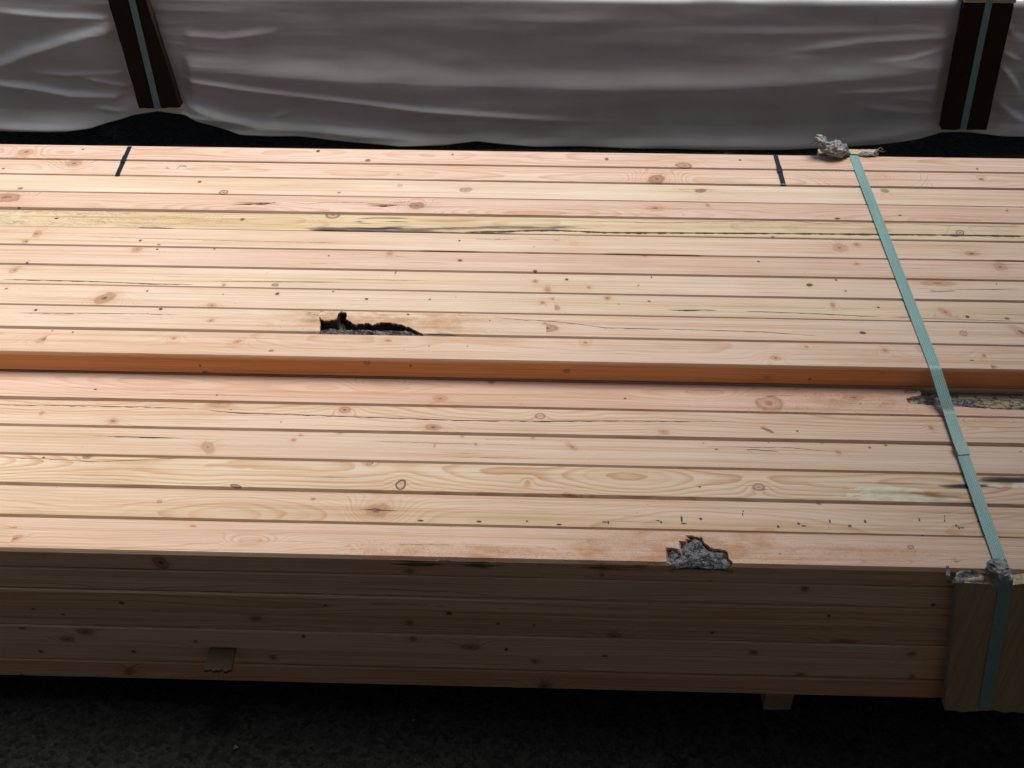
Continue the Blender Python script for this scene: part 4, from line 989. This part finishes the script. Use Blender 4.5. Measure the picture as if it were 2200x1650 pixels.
# front scraps lie on the corner-board top
ZS = ZL+.004
Z_ = lambda px, py, dz=0.: on_z(px, py, ZS+dz)
crumple(None, [Z_(2165, 1222, .004), Z_(2152, 1224, .006), Z_(2142, 1218, .007), Z_(2132, 1212, .006), Z_(2122, 1208, .003)],
        [.008, .015, .012, .011, .003], 5.5, 'crumpled grey film tuft on the front edge under the strap', flat=.75, amp=.42, nu=34)
def flat_scrap():
    top = [(2050, 1243), (2056, 1232), (2070, 1229), (2090, 1229), (2106, 1228), (2120, 1230)]
    bot = [(2044, 1253), (2062, 1250), (2080, 1236), (2098, 1239), (2110, 1236), (2122, 1237)]
    n, m = 26, 8; V = []
    for i in range(n+1):
        u = i/n; uu = np.linspace(0, 1, len(top))
        a = (np.interp(u, uu, [p[0] for p in top]), np.interp(u, uu, [p[1] for p in top])); c = (np.interp(u, uu, [p[0] for p in bot]), np.interp(u, uu, [p[1] for p in bot]))
        for j in range(m+1):
            f = j/m; p = on_z(a[0]*(1-f)+c[0]*f, a[1]*(1-f)+c[1]*f, ZL+.003)
            p.z += .004*math.sin(f*3.1+u*4)+fbm(u*6, f*3, 2, 3)*.0035+(.002 if u > .5 else 0)
            V.append(p)
    N = len(V); V2 = [v+Vector((0, 0, -.0005)) for v in V]
    F = [(i*(m+1)+j, i*(m+1)+j+1, (i+1)*(m+1)+j+1, (i+1)*(m+1)+j) for i in range(n) for j in range(m)]
    F += [tuple(k+N for k in f[::-1]) for f in F]
    root = thing('film_scrap', 'flat torn strip of grey film with a hooked tail, left of the tuft', 'film scrap', tuple(V[0]), 'torn film scraps caught under the green strap')
    o = mesh_obj('film_body', V+V2, F, SCRAP); keep_world(o, root)
    s = strand([on_z(2062, 1251, ZL), on_y(2052, 1251, FY-.02), on_y(2042, 1252, FY-.02), on_y(2037, 1246, FY-.018), on_y(2036, 1236, FY-.015), on_y(2038, 1226, FY-.01), on_y(2035, 1216, FY-.004)], .0019)
    keep_world(s, root)
flat_scrap()

# ------------------------------------------------------------------ ground
def asphalt():
    b = NB('old_asphalt'); P = b.n('ShaderNodeTexCoord').outputs['Object']
    v = b.n('ShaderNodeTexVoronoi'); b.put(v.inputs['Vector'], P); v.inputs['Scale'].default_value = 150
    n = b.noise(P, 60, 5, .7); n2 = b.noise(P, 5, 4, .6, .6); n3 = b.noise(P, 600, 3, .7)
    c = b.sep(v.outputs['Color'])[0]
    col = b.mix(c, (.008, .009, .008), (.032, .033, .029))
    col = b.mix(b.mr(n, .5, .7, 0, .8), col, (.050, .047, .040))
    col = b.mix(b.m_('MULTIPLY', b.mr(n2, .60, .72), b.mr(n, .35, .6, .3, 1.)), col, (.21, .18, .14))
    h = b.m_('ADD', b.m_('MULTIPLY', v.outputs['Distance'], -1.0), b.m_('ADD', n, b.m_('MULTIPLY', n3, .4)))
    return b.fin(col, .85, .2, b.bump(h, .006, 1.0))
ASPH = asphalt()
def ground():
    xs = np.concatenate([[-60, -8, -3], np.linspace(-1.6, 1.6, 500), [3, 8, 60]]); ys = np.concatenate([[-60, -6, -1], np.linspace(.8, 1.2, 90), [1.6, 2.2], np.linspace(2.3, 3.1, 90), [5, 12, 80]])
    X, Y = np.meshgrid(xs, ys, indexing='ij')
    Z = np.array([fbm(x*70, y*70, 0, 3)*.0016+fbm(x*6, y*6, 2, 2)*.001 if abs(x) < 2 and .7 < y < 3.2 else 0. for x, y in zip(X.ravel(), Y.ravel())])-.003
    idx = np.arange(X.size).reshape(X.shape)
    F = np.stack([idx[:-1, :-1], idx[1:, :-1], idx[1:, 1:], idx[:-1, 1:]], -1).reshape(-1, 4)
    o = mesh_obj('ground', np.stack([X.ravel(), Y.ravel(), Z], -1), F, ASPH, smooth=True); o['kind'] = 'structure'
ground()
def grit():
    V = []; F = []
    rnd = random.Random(3)
    for k in range(700):
        if k <= 45: x, y = rnd.uniform(-1.1, -.1), rnd.uniform(.86, 1.07)
        elif k > 250: x, y = rnd.uniform(-1.5, 1.4), rnd.uniform(2.2, 2.85)
        r = rnd.choice((.0008, .0012, .0016, .0030))*rnd.uniform(.6, 1.3); b_ = len(V)
        for (a, c, d) in ((1, 0, 0), (-.5, .8, 0), (-.6, -.9, 0), (.1, .1, .8), (0, 0, -.5)):
            V.append((x+r*(a+rnd.uniform(-.3, .3)), y+r*(c+rnd.uniform(-.3, .3)), .0006+r*(d+rnd.uniform(-.1, .2))))
        F += [(b_, b_+1, b_+3), (b_+1, b_+2, b_+3), (b_+2, b_, b_+3), (b_, b_+2, b_+4), (b_+2, b_+1, b_+4), (b_+1, b_, b_+4)]
    b = NB('pale_grit'); P = b.n('ShaderNodeTexCoord').outputs['Object']
    m = b.fin(b.mix(b.mr(b.noise(P, 55, 1), .35, .65), (.04, .038, .034), (.26, .25, .21)), .8, .3)
    o = mesh_obj('grit', V, F, m, smooth=False); o['kind'] = 'stuff'
    o['label'] = 'pale grit and wood crumbs scattered over the dark asphalt'; o['category'] = 'grit'
grit()
# ------------------------------------------------------------------ added screen out of view: blocks sky, shades near right, bounces warm light
def light_screen():
    b = NB('light_screen_boards'); P = b.n('ShaderNodeTexCoord').outputs['Object']
    m = b.fin(b.mix(b.noise(b.v_('MULTIPLY', P, (9., 9., .6)), 1, 3), (.29, .20, .115), (.40, .29, .17)), .8, .2)
    root = thing('added_light_screen', 'added brown board screen, unseen behind the viewer, its overhead sheet shading the near right of the planks', 'light_screen', (0, -1.3, 0))
    z0 = 3.2; n_ = Vector((.7, -.714, 0)); e_ = Vector((.714, .7, 0)); c_ = -.58
    def P_(u, v, z): p = e_*u+n_*(c_+v); return (p.x, p.y, z)
    V = []; F = []; k = 110
    for i in range(k+1):
        u = -9+16*i/k; z = z0+(.03 if i % 2 else 0)
        V += [P_(u, 0, z), P_(u, 2.2, z+.25), P_(u, 0, z+.02), P_(u, 2.2, z+.27)]
    for i in range(k):
        a = i*4; F += [(a, a+4, a+5, a+1), (a+2, a+3, a+7, a+6), (a, a+2, a+6, a+4)]
    o = mesh_obj('shade_panel', V, F, m, smooth=False); keep_world(o, root)  # added overhead sheet, placed to shade the near right
    for k in range(64):                      # added board wall, out of view, blocks sky and bounces warm fill
        x0 = -8+k*.25; V = [(x0+dx, y_, z_) for z_ in (0, 2.7) for y_ in (-1.3-.02*(k % 2), -1.34-.02*(k % 2)) for dx in (0.005, .245)]
        o = mesh_obj('board', V, [(0, 2, 3, 1), (4, 5, 7, 6), (0, 1, 5, 4), (2, 6, 7, 3), (0, 4, 6, 2), (1, 3, 7, 5)], m, smooth=False); keep_world(o, root)
light_screen()
print('objects', len(bpy.data.objects), 'tris ~', sum(len(o.data.polygons)*2 for o in bpy.data.objects if o.type == 'MESH'))
